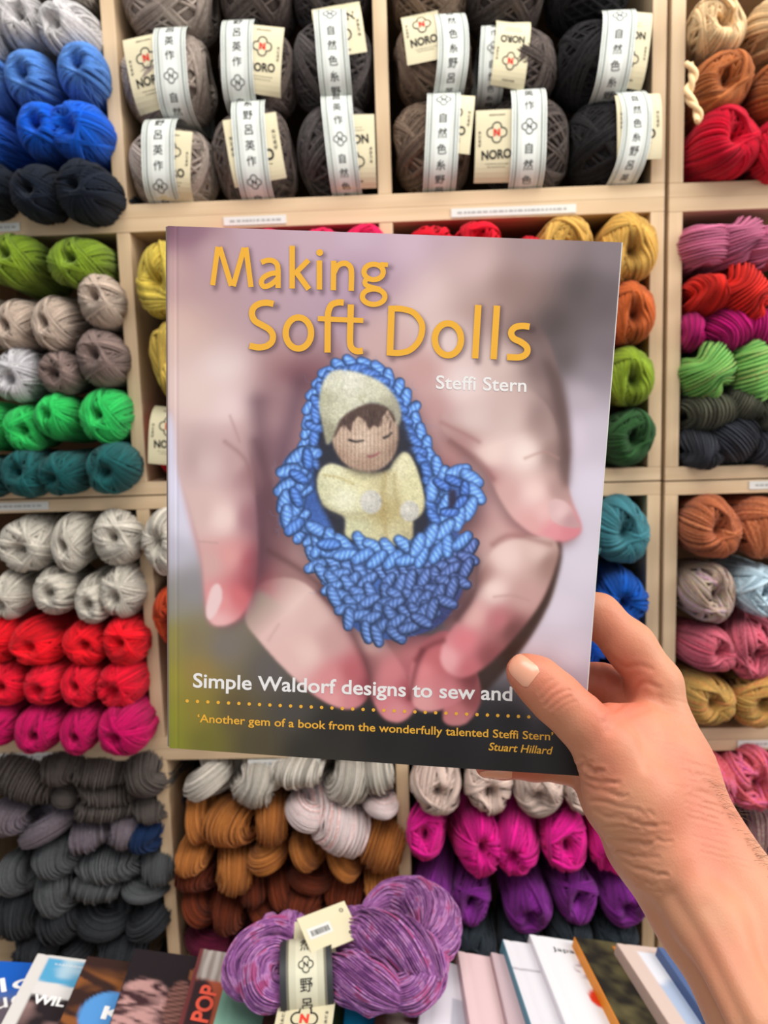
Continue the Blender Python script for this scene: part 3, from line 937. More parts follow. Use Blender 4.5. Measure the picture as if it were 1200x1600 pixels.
ym = lambda *k: _yarn[' '.join(k)]
hidden(ym('hot pink'), 'hot pink', 'behind the title of the held book', [(x, y) for y in (400, 480) for x in (346, 422, 498, 560) if not (y == 400 and x > 480)])
hidden(ym('crimson'), 'crimson', 'behind the left part of the held book', [(x, y) for y in (561, 642, 722) for x in (380, 456, 532)])
hidden(ym('bright red'), 'bright red', 'behind the right part of the held book', [(x, y) for y in (470, 550) for x in (662, 738, 814, 890)] + [(820, 412)])
hidden(ym('burnt orange'), 'burnt orange', 'behind the right part of the held book', [(x, y) for y in (632, 712) for x in (668, 744, 820, 896)])
hidden(ym('ivory'), 'ivory', 'behind the printed hands of the held book', [(x, y) for y in (852, 934) for x in (344, 420, 496, 572)])
hidden(ym('dark orange'), 'dark orange', 'behind the lower left of the held book', [(x, y) for y in (1018, 1100) for x in (320, 400, 480, 560)])
hidden(ym('petrol blue'), 'petrol blue', 'behind the printed thumb of the held book', [(x, y) for y in (850, 932) for x in (672, 750, 828)])
hidden(ym('cobalt'), 'cobalt blue', 'behind the lower right of the held book', [(x, y) for y in (1014, 1096) for x in (676, 754, 832)] + [(912, 1098), (986, 1094)])
hidden(ym('charcoal grey'), 'charcoal', 'behind the left books on the table', [(x, 1556) for x in (20, 100, 180, 242)], 38)
hidden(ym('plum wine'), 'plum wine', 'behind the purple hank', [(x, 1548) for x in (330, 408, 486, 564)] + [(524, 1480)], 38)
hidden(ym('slate'), 'dark slate', 'behind the right books on the table', [(x, 1540) for x in (676, 752, 828, 904, 966)], 38)
CLAMP[0] = None
hidden(ym('burgundy'), 'burgundy', 'behind the forearm', [(x, y) for y in (1484, 1552) for x in (1096, 1176)], 38)
# ---------------------------------------------------------------- the held book
BS = 0.365
BT = np.array([-0.285, -0.3725, 1.0]) * BS
BA1 = np.array([0.58743561, 0.03114506, -0.0270168]) * BS
BA2 = np.array([-0.02642412, 0.71056512, 0.10238626]) * BS


def book_w(u, v, out=0.0):
    """cover point (u across, v down) in world space, lifted `out` metres towards the reader"""
    u = np.asarray(u, float)[..., None]; v = np.asarray(v, float)[..., None]
    n = np.cross(BA2, BA1); n = n / np.linalg.norm(n)
    if n[2] > 0:
        n = -n
    return EYE + (BT + u * BA1 + v * BA2 + np.asarray(out, float)[..., None] * n) @ ROT.T


_H = np.stack([BA1, BA2, BT], 1)
_Hi = np.linalg.inv(_H)


def px_uv(P):
    """photo pixels -> cover coordinates u, v"""
    P = np.asarray(P, float)
    q = np.stack([(P[..., 0] - 600) / FPX, (P[..., 1] - 800) / FPX, np.ones(P.shape[:-1])], -1) @ _Hi.T
    return q[..., 0] / q[..., 2], q[..., 1] / q[..., 2]


def uv_px(u, v):
    c = BT + u[..., None] * BA1 + v[..., None] * BA2
    return 600 + FPX * c[..., 0] / c[..., 2], 800 + FPX * c[..., 1] / c[..., 2]


# ---- the printed cover picture: a small painter working on a canvas
PX0, PY0, PW, PH = 246, 342, 738, 882
YY, XX = np.mgrid[0:PH, 0:PW].astype(np.float32)
XX += PX0; YY += PY0
canvas = np.zeros((PH, PW, 3), np.float32)


def blur(a, s):
    if s <= 0:
        return a
    r = int(3 * s) + 1
    k = np.exp(-0.5 * (np.arange(-r, r + 1) / s) ** 2); k /= k.sum()
    for ax in (0, 1):
        pad = [(0, 0)] * a.ndim; pad[ax] = (r, r)
        b = np.pad(a, pad, mode='edge')
        out = np.zeros_like(a)
        for i, w in enumerate(k):
            sl = [slice(None)] * a.ndim; sl[ax] = slice(i, i + a.shape[ax])
            out += np.float32(w) * b[tuple(sl)]
        a = out
    return a


def spline(pts, closed=True, n=8):
    p = np.asarray(pts, float)
    N = len(p); out = []
    for i in range(N if closed else N - 1):
        if closed:
            a, b, c, d = p[i - 1], p[i], p[(i + 1) % N], p[(i + 2) % N]
        else:
            a, b, c, d = p[max(i - 1, 0)], p[i], p[i + 1], p[min(i + 2, N - 1)]
        t = np.linspace(0, 1, n, endpoint=False)[:, None]
        out.append(0.5 * (2 * b + (c - a) * t + (2 * a - 5 * b + 4 * c - d) * t ** 2 + (3 * b - a - 3 * c + d) * t ** 3))
    out = np.concatenate(out)
    return out if closed else np.concatenate([out, p[-1:]])


def mask(pts, soft=1.5, smooth=True):
    q = spline(pts) if smooth else np.asarray(pts, float)
    m = np.zeros((PH, PW), bool)
    x0, y0 = q.min(0) - 1; x1, y1 = q.max(0) + 1
    ix = slice(max(0, int(x0 - PX0)), max(0, min(PW, int(x1 - PX0) + 1))); iy = slice(max(0, int(y0 - PY0)), max(0, min(PH, int(y1 - PY0) + 1)))
    X, Y = XX[iy, ix], YY[iy, ix]
    s = np.zeros(X.shape, bool)
    for (ax, ay), (bx, by) in zip(q, np.roll(q, -1, 0)):
        if ay == by:
            continue
        c = ((ay > Y) != (by > Y)) & (X < (bx - ax) * (Y - ay) / (by - ay) + ax)
        s ^= c
    m[iy, ix] = s
    return blur(m.astype(np.float32), soft)


def field(pts, power=2.6, sm=40.0):
    """smooth colour field through (x, y, rgb) samples"""
    num = np.zeros((PH, PW, 3), np.float32); den = np.zeros((PH, PW), np.float32)
    for x, y, c in pts:
        w = 1.0 / ((XX - x) ** 2 + (YY - y) ** 2 + sm ** 2) ** (power / 2)
        num += w[..., None] * np.array(c, np.float32); den += w
    return num / den[..., None]


def paint(m, c, a=1.0):
    global canvas
    c = np.asarray(c, np.float32)
    canvas = canvas * (1 - a * m[..., None]) + c * (a * m[..., None])


def stroke(pts, w0, w1=None, soft=0.8, closed=False, n=6):
    """mask of a tapered round brush stroke"""
    q = spline(pts, closed, n) if len(pts) > 2 else np.asarray(pts, float)
    w1 = w0 if w1 is None else w1
    m = np.full((PH, PW), -1e3, np.float32)
    N = len(q)
    R = max(w0, w1) + 4 * soft + 2
    for i in range(N - 1):
        a, b = q[i], q[i + 1]
        x0 = int(max(0, min(a[0], b[0]) - R - PX0)); x1 = int(min(PW, max(a[0], b[0]) + R - PX0 + 1))
        y0 = int(max(0, min(a[1], b[1]) - R - PY0)); y1 = int(min(PH, max(a[1], b[1]) + R - PY0 + 1))
        if x1 <= x0 or y1 <= y0:
            continue
        X, Y = XX[y0:y1, x0:x1], YY[y0:y1, x0:x1]
        d = b - a; L = d @ d + 1e-9
        t = np.clip(((X - a[0]) * d[0] + (Y - a[1]) * d[1]) / L, 0, 1)
        dist = np.hypot(X - a[0] - t * d[0], Y - a[1] - t * d[1])
        w = w0 + (w1 - w0) * (i + t) / (N - 1)
        m[y0:y1, x0:x1] = np.maximum(m[y0:y1, x0:x1], w - dist)
    return 1 / (1 + np.exp(-np.clip(m / (soft * 0.6), -30, 30)))


# background of the picture
canvas = field([
    (258, 353, (122, 80, 98)), (300, 362, (140, 98, 116)), (270, 420, (188, 150, 148)), (330, 395, (182, 148, 152)), (400, 372, (182, 152, 164)), (480, 370, (186, 158, 170)),
    (560, 372, (192, 166, 180)), (560, 420, (176, 146, 164)), (600, 470, (164, 132, 152)), (640, 380, (196, 168, 182)), (700, 382, (182, 156, 166)), (760, 384, (178, 150, 152)), (820, 390, (150, 128, 130)), (880, 395, (128, 114, 116)),
    (950, 395, (132, 120, 124)), (900, 450, (92, 83, 83)), (940, 470, (104, 94, 96)), (860, 500, (86, 76, 75)), (840, 460, (112, 94, 90)), (945, 540, (118, 108, 112)), (880, 560, (98, 88, 88)), (925, 580, (136, 126, 132)),
    (905, 620, (178, 166, 174)), (900, 680, (204, 192, 204)), (925, 760, (206, 198, 210)), (930, 680, (190, 180, 190)), (905, 880, (204, 196, 207)), (870, 950, (204, 195, 205)), (830, 1010, (196, 186, 195)), (890, 1020, (196, 186, 196)), (895, 1080, (168, 158, 170)), (850, 1090, (136, 126, 136)),
    (268, 520, (206, 172, 160)), (264, 600, (190, 152, 142)), (266, 680, (204, 200, 216)), (272, 760, (208, 204, 220)), (290, 820, (206, 202, 216)), (275, 860, (180, 176, 188)), (300, 920, (140, 136, 140)), (268, 940, (140, 136, 130)), (268, 1000, (142, 134, 70)), (350, 1010, (122, 114, 110)), (300, 1000, (128, 116, 92)),
    (420, 1050, (100, 94, 92)), (264, 1060, (146, 140, 58)), (310, 1050, (150, 124, 70)), (264, 1120, (136, 136, 52)), (264, 1165, (130, 132, 48)), (310, 1110, (136, 122, 56)), (320, 1160, (110, 106, 50)), (370, 1110, (96, 84, 62)), (400, 1160, (84, 76, 58)),
    (450, 1110, (80, 76, 72)), (480, 1175, (54, 51, 46)), (520, 1140, (50, 48, 46)), (600, 1150, (40, 39, 38)), (700, 1180, (36, 36, 36)), (800, 1190, (34, 34, 34)), (900, 1205, (32, 32, 33)), (800, 1130, (40, 38, 40)), (700, 1135, (36, 35, 36)), (870, 1140, (50, 46, 50)), (880, 1170, (36, 35, 36))], 3.2, 22)

# the two cupped hands of the picture
SK = [(300, 520, (210, 184, 176)), (350, 560, (222, 204, 200)), (420, 480, (186, 150, 156)), (450, 540, (170, 112, 110)), (470, 580, (128, 78, 86)), (310, 620, (214, 190, 182)), (360, 640, (222, 198, 196)), (330, 740, (214, 184, 178)), (300, 700, (196, 168, 164)), (380, 680, (208, 172, 168)), (390, 750, (196, 140, 138)),
      (350, 800, (222, 190, 182)), (395, 800, (150, 96, 106)), (430, 700, (150, 108, 116)), (440, 620, (160, 120, 124)), (420, 780, (140, 96, 100)), (470, 860, (170, 132, 130)), (430, 860, (128, 84, 88)), (500, 920, (160, 118, 114)), (460, 900, (160, 116, 112)), (350, 880, (206, 150, 148)), (385, 890, (208, 84, 96)), (345, 940, (222, 140, 140)), (370, 940, (216, 98, 106)), (400, 920, (150, 70, 76)), (330, 900, (200, 150, 148))]
LHAND = [(262, 500), (330, 470), (470, 470), (540, 560), (560, 800), (560, 980), (470, 960), (420, 930), (402, 925), (392, 950), (374, 968), (345, 977), (327, 968), (320, 930), (314, 880), (296, 810), (280, 740), (272, 660), (266, 640), (254, 630)]
FADE = np.clip((YY - 490) / 110, 0, 1); FADE = FADE * FADE * (3 - 2 * FADE)
paint(mask(LHAND, 4) * FADE, field(SK, 3.5, 24))
# the thumb standing clear of the palm
LT = [(278, 720), (286, 760), (300, 806), (315, 870), (321, 930), (327, 968), (345, 978), (372, 967), (392, 937), (402, 895), (404, 840), (400, 780), (392, 720), (372, 660), (330, 640), (290, 660)]
FT = np.clip((YY - 650) / 120, 0, 1)
paint(mask([(x + 10, y) for x, y in LT], 9) * FT, (92, 58, 72), 0.5)
paint(mask(LT, 2.2) * FT, field([(290, 720, (196, 166, 162)), (330, 720, (222, 196, 190)), (372, 720, (208, 172, 168)), (392, 740, (172, 124, 128)), (312, 800, (206, 174, 168)), (350, 810, (228, 200, 192)), (392, 810, (168, 112, 120)), (330, 880, (208, 160, 154)), (360, 870, (222, 150, 146)), (394, 880, (186, 88, 98)), (345, 940, (226, 140, 140)), (375, 930, (216, 104, 110)), (340, 970, (230, 170, 168)), (395, 915, (160, 70, 80))], 3.5, 14))
# wrist creases, thumb shadow
for pts, w, c, a in (([(404, 630), (410, 720), (414, 800), (408, 890)], 14, (84, 56, 68), 0.55), ([(470, 600), (455, 660), (438, 720)], 12, (84, 62, 80), 0.45), ([(400, 690), (420, 750), (430, 830)], 7, (90, 62, 72), 0.4), ([(352, 690), (385, 720), (398, 770)], 3, (150, 104, 104), 0.45), ([(360, 650), (375, 690)], 2, (168, 126, 122), 0.4), ([(420, 860), (470, 890), (520, 930)], 4, (96, 60, 62), 0.5), ([(312, 846), (340, 848)], 1.5, (176, 136, 132), 0.4)):
    paint(stroke(pts, w, soft=w * 0.8), c, a)
# thumbnail of the left thumb
paint(mask([(330, 920), (342, 912), (348, 930), (340, 955), (328, 968), (322, 955)], 1.6), (226, 196, 194), 0.9)
# fingers of the left hand
F1 = [(395, 925), (420, 905), (465, 905), (505, 935), (545, 985), (572, 1040), (578, 1080), (560, 1104), (532, 1106), (495, 1088), (450, 1050), (405, 1000), (384, 968)]
FC1 = [(410, 925, (216, 178, 170)), (450, 930, (226, 194, 184)), (420, 980, (220, 180, 172)), (490, 960, (214, 176, 168)), (480, 1020, (226, 188, 178)), (520, 1000, (200, 150, 146)), (450, 1030, (222, 176, 168)), (520, 1060, (218, 132, 134)), (550, 1050, (192, 92, 100)), (550, 1090, (214, 128, 132)), (520, 1092, (226, 150, 150)), (572, 1075, (160, 70, 80))]
F2 = [(520, 930), (560, 960), (600, 1000), (640, 1060), (652, 1100), (630, 1126), (604, 1124), (585, 1100), (560, 1040), (530, 980)]
FC2 = [(540, 950, (172, 130, 124)), (580, 1000, (206, 160, 152)), (610, 1050, (212, 120, 124)), (620, 1110, (220, 134, 138)), (640, 1080, (176, 80, 90)), (575, 1040, (160, 96, 98)), (600, 1090, (214, 120, 126))]
F3 = [(590, 985), (640, 990), (690, 1000), (690, 1060), (660, 1080), (630, 1050), (600, 1010)]
FC3 = [(610, 1000, (176, 112, 108)), (650, 1020, (196, 110, 112)), (680, 1040, (140, 60, 70)), (640, 1050, (184, 96, 104))]
paint(mask(F3, 2.5), field(FC3, 3.4, 12)); paint(mask(F2, 2.2), field(FC2, 3.4, 12)); paint(mask(F1, 2) * np.clip((XX + YY - 1310) / 95, 0, 1), field(FC1, 3.4, 14))
paint(stroke([(500, 925), (545, 980), (575, 1045), (580, 1090)], 5, soft=5), (86, 40, 46), 0.55)
paint(stroke([(420, 1000), (436, 975)], 1.5, soft=2), (190, 146, 140), 0.5)
# right hand
RH = [(560, 520), (640, 450), (760, 430), (850, 520), (880, 620), (890, 700), (886, 760), (905, 815), (904, 834), (880, 846), (872, 860), (866, 900), (850, 950), (800, 1020), (720, 1020), (690, 960), (660, 800), (640, 640)]
RC = [(600, 540, (196, 160, 156)), (660, 470, (210, 184, 178)), (720, 450, (188, 156, 150)), (700, 520, (220, 202, 198)), (770, 470, (150, 118, 112)), (820, 510, (104, 82, 78)), (780, 560, (206, 182, 174)), (850, 570, (120, 100, 98)), (720, 600, (222, 204, 200)), (660, 580, (196, 146, 142)), (680, 640, (190, 140, 138)), (740, 660, (226, 206, 198)), (800, 640, (214, 190, 182)), (860, 640, (130, 106, 104)), (720, 700, (184, 128, 124)), (780, 720, (230, 204, 196)), (840, 700, (200, 168, 160)), (872, 720, (120, 88, 84)),
      (700, 740, (170, 110, 110)), (750, 780, (188, 140, 138)), (800, 780, (228, 186, 180)), (840, 770, (222, 162, 158)), (860, 830, (224, 130, 140)), (820, 820, (224, 160, 158)), (890, 825, (214, 120, 132)), (770, 840, (204, 160, 154)), (740, 820, (160, 110, 108)), (760, 900, (214, 182, 174)), (720, 900, (120, 78, 78)), (720, 960, (150, 100, 100)), (830, 870, (200, 160, 150)), (850, 920, (120, 84, 76)), (820, 990, (90, 62, 56))]
FADE = np.clip((YY - 455) / 110, 0, 1); FADE = FADE * FADE * (3 - 2 * FADE)
paint(mask([(545, 560), (640, 440), (760, 372), (900, 350), (860, 430), (820, 500), (760, 560), (640, 640)], 22), field([(600, 540, (204, 168, 162)), (660, 460, (214, 188, 182)), (740, 410, (200, 170, 166)), (830, 385, (160, 138, 138)), (800, 450, (150, 122, 116)), (760, 500, (176, 146, 138)), (640, 600, (200, 150, 146))], 3, 20), 0.9)
paint(mask(RH, 3) * FADE, field(RC, 3.5, 24))
RT = [(690, 668), (716, 694), (742, 716), (764, 746), (780, 778), (800, 808), (830, 833), (862, 846), (886, 845), (905, 834), (906, 816), (894, 788), (886, 752), (884, 716), (874, 676), (850, 628), (800, 596), (740, 600), (700, 630)]
FT = np.clip((YY + 0.35 * (XX - 760) - 610) / 90, 0, 1)
paint(mask([(x - 6, y + 9) for x, y in RT], 8) * FT, (96, 62, 62), 0.55)
paint(mask(RT, 2.2) * FT, field([(740, 650, (228, 210, 204)), (790, 650, (220, 198, 190)), (850, 660, (160, 134, 128)), (770, 710, (226, 200, 192)), (820, 710, (232, 212, 204)), (868, 710, (150, 120, 114)), (790, 770, (210, 160, 154)), (836, 770, (232, 198, 190)), (874, 764, (176, 136, 130)), (830, 815, (220, 158, 154)), (862, 830, (226, 138, 144)), (890, 832, (216, 122, 132)), (850, 800, (228, 178, 172)), (720, 690, (190, 140, 136)), (760, 745, (186, 128, 126))], 3.5, 14))
# dark far side of the right hand
paint(mask([(868, 850), (878, 862), (870, 905), (852, 955), (815, 1015), (770, 1068), (735, 1104), (715, 1100), (740, 1050), (800, 990), (840, 930)], 3), (66, 48, 42), 0.92)
paint(mask([(850, 560), (880, 600), (892, 680), (888, 760), (874, 740), (872, 680), (862, 620)], 5), (92, 74, 72), 0.7)
G3 = [(700, 1090), (740, 1050), (752, 1090), (735, 1124), (712, 1134), (692, 1124)]
paint(mask(G3, 2), field([(710, 1110, (206, 112, 116)), (735, 1090, (150, 74, 78)), (715, 1128, (200, 120, 122))], 3, 10))
G2 = [(655, 1010), (700, 985), (742, 1040), (740, 1075), (705, 1102), (668, 1112), (646, 1100), (640, 1060)]
paint(mask(G2, 2), field([(660, 1050, (226, 128, 132)), (700, 1030, (196, 92, 98)), (700, 1080, (214, 120, 126)), (660, 1095, (226, 150, 150)), (735, 1055, (130, 60, 64)), (672, 1020, (200, 100, 106))], 3, 12))
G1 = [(780, 850), (840, 838), (872, 852), (866, 892), (842, 946), (800, 1000), (760, 1040), (725, 1058), (700, 1050), (688, 1030), (694, 1000), (718, 965), (740, 935), (752, 890)]
paint(mask(G1, 2.4), field([(790, 870, (226, 196, 188)), (840, 860, (216, 184, 174)), (860, 880, (160, 120, 110)), (770, 920, (232, 204, 196)), (820, 930, (196, 150, 142)), (740, 960, (222, 166, 160)), (780, 970, (196, 110, 114)), (800, 985, (120, 70, 68)), (725, 1000, (222, 118, 126)), (700, 1030, (232, 158, 160)), (735, 1045, (206, 104, 112)), (765, 1025, (150, 76, 80)), (752, 900, (170, 120, 114))], 3.4, 12))
for pts, w, c, a in (([(772, 932), (800, 930), (826, 938)], 2, (184, 138, 130), 0.5), ([(704, 690), (742, 714), (770, 748)], 4, (140, 92, 90), 0.6), ([(690, 660), (730, 680), (748, 690)], 3, (164, 108, 104), 0.5), ([(820, 716), (850, 706), (872, 716)], 2, (176, 134, 124), 0.5), ([(745, 880), (742, 920), (715, 965)], 6, (90, 56, 56), 0.6), ([(770, 850), (800, 836), (860, 850)], 4, (150, 96, 90), 0.5), ([(692, 1000), (668, 1010), (650, 1030)], 4, (120, 50, 56), 0.6), ([(640, 1090), (648, 1050), (660, 1015)], 4, (110, 48, 54), 0.6)):
    paint(stroke(pts, w, soft=w * 0.8), c, a)
# nail of the right thumb
paint(mask([(856, 790), (866, 780), (886, 786), (902, 812), (906, 824), (880, 822), (862, 812)], 1.6), field([(862, 790, (214, 172, 170)), (890, 812, (190, 140, 142)), (876, 800, (222, 184, 182))], 3, 8))

grey_ = canvas.mean(2, keepdims=True)
skin_ = np.clip((canvas[..., :1] - canvas[..., 1:2] - 12) / 30, 0, 1)
canvas = grey_ + (canvas - grey_) * (1 - 0.22 * skin_)
canvas = np.clip((canvas - 112) * 1.2 + 116, 0, 255)

# the crocheted basket
HOOD = [(437, 800), (438, 740), (450, 712), (474, 700), (482, 650), (492, 606), (512, 576), (545, 564), (580, 568), (610, 588), (638, 622), (660, 668), (680, 716), (694, 738), (714, 727), (738, 738), (749, 768), (742, 800), (716, 830), (734, 850), (728, 905), (712, 945), (684, 978), (640, 994), (600, 998), (562, 986), (532, 956), (506, 908), (486, 862), (466, 838), (440, 822)]
paint(mask([(x + 6, y + 8) for x, y in HOOD], 12), (52, 34, 46), 0.62)
paint(mask(HOOD, 1.2), field([(460, 760, (70, 104, 178)), (500, 620, (78, 116, 196)), (560, 575, (70, 108, 190)), (660, 700, (64, 96, 166)), (720, 770, (84, 120, 196)), (560, 900, (86, 128, 206)), (640, 900, (72, 104, 178)), (700, 900, (70, 78, 132)), (560, 970, (62, 90, 156)), (690, 960, (60, 66, 116)), (500, 880, (78, 118, 198))], 3, 20))
paint(mask([(504, 640), (520, 600), (600, 600), (630, 640), (652, 700), (672, 770), (668, 830), (640, 858), (540, 846), (514, 812), (492, 760), (494, 700)], 3), (44, 44, 56), 0.95)

SG = np.random.default_rng(3)


def stitch(x, y, ang, L, w, base):
    """one plump loop of yarn: dark outline, body, plies catching the light"""
    c, s = math.cos(ang), math.sin(ang)
    a, b = np.array([x - c * L / 2, y - s * L / 2]), np.array([x + c * L / 2, y + s * L / 2])
    base = np.array(base, float)
    R = L / 2 + w + 6
    x0 = int(max(0, x - R - PX0)); x1 = int(min(PW, x + R - PX0)); y0 = int(max(0, y - R - PY0)); y1 = int(min(PH, y + R - PY0))
    if x1 <= x0 or y1 <= y0:
        return
    X, Y = XX[y0:y1, x0:x1], YY[y0:y1, x0:x1]
    d = b - a; t = np.clip(((X - a[0]) * d[0] + (Y - a[1]) * d[1]) / (d @ d), 0, 1)
    w_ = w * (0.62 + 0.38 * np.sin(PI * (0.15 + 0.7 * t)))
    px, py = X - a[0] - t * d[0], Y - a[1] - t * d[1]
    dist = np.hypot(px, py)
    side = (-px * s + py * c) / w_
    m = np.clip((w_ - dist) / 1.4 + 0.5, 0, 1)
    mo = np.clip((w_ + 2.2 - dist) / 2.5, 0, 1)
    ply = 0.5 + 0.5 * np.sin((t * L * 0.9 + side * 4.5) * 0.9 + SG.uniform(0, 6))
    sh = np.clip(1 - (dist / w_) ** 2, 0, 1)
    lite = (0.56 + 0.46 * sh + 0.24 * ply * sh - 0.16 * np.clip(side, -1, 1))[..., None]
    col = base * lite + np.array([40, 44, 34]) * (np.clip(sh - 0.35, 0, 1) * ply)[..., None]
    reg = canvas[y0:y1, x0:x1]
    reg[:] = reg * (1 - 0.6 * mo[..., None]) + base * 0.42 * 0.6 * mo[..., None]
    reg[:] = reg * (1 - m[..., None]) + col * m[..., None]


def vrow(path, w, L, base, spread=0.6, jit=1.0, flip=1):
    q = spline(path, False, 30)
    seg = np.r_[0, np.cumsum(np.hypot(*np.diff(q, axis=0).T))]
    n = max(2, int(seg[-1] / (w * 2.0)))
    for s_ in np.linspace(0, seg[-1], n):
        x = np.interp(s_, seg, q[:, 0]); y = np.interp(s_, seg, q[:, 1])
        x2 = np.interp(min(s_ + 3, seg[-1]), seg, q[:, 0]); y2 = np.interp(min(s_ + 3, seg[-1]), seg, q[:, 1])
        x1 = np.interp(max(s_ - 3, 0), seg, q[:, 0]); y1 = np.interp(max(s_ - 3, 0), seg, q[:, 1])
        a = math.atan2(y2 - y1, x2 - x1)
        b = base(x, y) if callable(base) else base
        stitch(x + SG.normal(0, jit), y + SG.normal(0, jit), a + flip * (spread + SG.normal(0, 0.34)), L, w, b)


def bcol(x, y):
    k = np.clip((x - 480) / 260, 0, 1); v = np.clip((y - 840) / 160, 0, 1)
    A = np.array([112, 158, 236]) * (1 - k) + np.array([100, 122, 196]) * k
    return A * (1 - 0.14 * v) * (1 - 0.12 * k)


# basket body, rows of stitches following the round of the bowl
for r in range(8):
    f = r / 7.0
    yl = 850 + 118 * f; xl = 484 + 66 * f ** 1.4; xr = 734 - 72 * f ** 1.8
    ym = 872 + 116 * f
    vrow([(xl, yl), ((xl * 2 + xr) / 3, ym + 3), ((xl + xr * 2) / 3, ym + 3), (xr, yl + 4)], 9.2, 23, bcol, 0.75, 3.0, 1 if r % 2 else -1)
# hood edge braid
vrow([(466, 830), (474, 760), (478, 700), (488, 640), (500, 598), (526, 574), (560, 570), (596, 582), (626, 616), (648, 660), (668, 706), (686, 740), (694, 780), (690, 830)], 9.5, 24, (104, 150, 232), 0.5, 1.5)
vrow([(492, 720), (494, 650), (508, 604), (532, 582), (560, 578), (590, 594), (616, 628), (636, 670), (656, 716), (672, 760), (676, 810)], 8.5, 20, (84, 124, 204), -0.5, 1.2)
# inside of the hood over the doll
paint(mask([(508, 650), (522, 606), (560, 596), (604, 612), (632, 660), (650, 720), (662, 770), (660, 820), (640, 850), (540, 840), (520, 812), (498, 760), (500, 700)], 2.5), (50, 50, 62), 0.9)

# the doll: suit, arms, face, hair, cap
CR = [(520, 740, (232, 228, 190)), (560, 740, (226, 218, 172)), (600, 740, (220, 208, 160)), (620, 730, (234, 228, 190)), (650, 760, (228, 222, 176)), (540, 780, (236, 234, 204)), (560, 820, (222, 220, 178)), (600, 800, (200, 182, 128)), (610, 840, (224, 216, 172)), (640, 840, (204, 192, 150)), (500, 760, (206, 204, 166))]
CRF = field(CR, 3.2, 12)
felt0 = blur(np.random.default_rng(8).normal(0, 1, (PH, PW)).astype(np.float32), 2.0)
CRF = CRF * (1 + 0.10 * felt0)[..., None]
paint(mask([(512, 726), (540, 730), (600, 736), (632, 708), (648, 730), (660, 770), (646, 812), (642, 846), (600, 852), (560, 844), (540, 836), (538, 808), (510, 790), (496, 758)], 1.8), CRF)
paint(stroke([(602, 740), (598, 790), (606, 850)], 3, soft=3), (176, 152, 96), 0.5)
paint(stroke([(545, 806), (570, 808), (600, 800)], 3, soft=4), (168, 150, 104), 0.5)
paint(mask([(496, 748), (508, 728), (532, 728), (556, 748), (582, 758), (592, 776), (584, 798), (556, 808), (526, 800), (504, 786)], 1.6), np.clip(CRF * 1.06, 0, 255))
paint(stroke([(506, 742), (530, 746), (552, 756)], 1.2, soft=1.2), (186, 164, 96), 0.6)
paint(stroke([(506, 788), (540, 803), (580, 800)], 3, soft=3), (150, 138, 100), 0.45)
paint(mask([(612, 728), (632, 706), (648, 724), (658, 758), (664, 784), (656, 806), (636, 812), (620, 800), (616, 770)], 1.6), np.clip(CRF * 1.04, 0, 255))
paint(stroke([(616, 740), (620, 780), (626, 806)], 2.5, soft=3), (160, 142, 92), 0.5)
for x, y, r in ((580, 784, 17), (640, 798, 15)):
    d = np.hypot(XX - x, (YY - y) * 0.92)
    m = np.clip((r - d) / 3 + 0.5, 0, 1)
    sh = np.clip(1 - np.hypot(XX - x + 5, YY - y + 5) / (r * 1.6), 0, 1)
    paint(m, (200 + 36 * sh)[..., None] * np.array([1.0, 0.985, 0.95]), 0.92)
FACE = [(520, 690), (524, 660), (545, 640), (575, 632), (604, 636), (620, 656), (622, 690), (614, 715), (596, 732), (574, 736), (548, 730), (530, 714)]
fc = field([(540, 690, (206, 178, 156)), (570, 690, (224, 200, 178)), (600, 690, (200, 172, 150)), (575, 725, (176, 146, 126)), (530, 710, (170, 140, 120)), (615, 700, (150, 122, 106)), (580, 660, (206, 180, 158))], 3, 12)
knit = 0.5 + 0.5 * np.sin(XX * 1.05 + 0.5 * np.sin(YY * 1.3))
rows_ = 0.5 + 0.5 * np.sin(YY * 1.7 + 1.2 * np.abs(np.sin(XX * 0.75)))
paint(mask([(x + 3, y + 7) for x, y in FACE], 4), (60, 52, 50), 0.6)
paint(mask(FACE, 1.3), fc * 1.06 * (0.84 + 0.2 * knit + 0.05 * rows_)[..., None])
HAIR = [(520, 686), (522, 662), (548, 640), (575, 630), (606, 634), (620, 652), (617, 662), (606, 640), (598, 652), (592, 668), (584, 664), (577, 672), (570, 656), (560, 650), (552, 660), (548, 676), (540, 664), (532, 668), (526, 680)]
paint(mask(HAIR, 0.9, False), (86, 66, 60), 0.95)
for k in range(40):
    x = SG.uniform(524, 612); y = 640 + 0.004 * (x - 575) ** 2 + SG.uniform(0, 16)
    paint(stroke([(x, y), (x + SG.uniform(-4, 4), y + 9)], 0.7, soft=0.6), (120, 96, 88) if k % 2 else (62, 46, 42), 0.6)
for pts in ([(546, 687), (556, 690), (568, 688)], [(600, 684), (607, 681), (612, 676)]):
    paint(stroke(pts, 1.7, 1.0, soft=0.7), (36, 32, 34), 0.95)
paint(stroke([(576, 713), (584, 712), (593, 707)], 1.9, 1.2, soft=0.8), (150, 84, 88), 0.9)
CAP = [(504, 664), (499, 636), (502, 606), (514, 584), (530, 578), (560, 582), (594, 596), (618, 620), (627, 646), (622, 666), (614, 646), (600, 634), (578, 630), (552, 640), (532, 656), (518, 690), (510, 692)]
capf = field([(508, 620, (196, 194, 166)), (520, 600, (232, 230, 206)), (550, 595, (240, 238, 218)), (590, 610, (224, 222, 196)), (620, 640, (172, 166, 146)), (560, 625, (228, 226, 202)), (508, 672, (170, 166, 140)), (530, 645, (220, 218, 190)), (600, 632, (190, 186, 160))], 3.4, 7)
felt = blur(SG.normal(0, 1, (PH, PW)).astype(np.float32), 1.6)
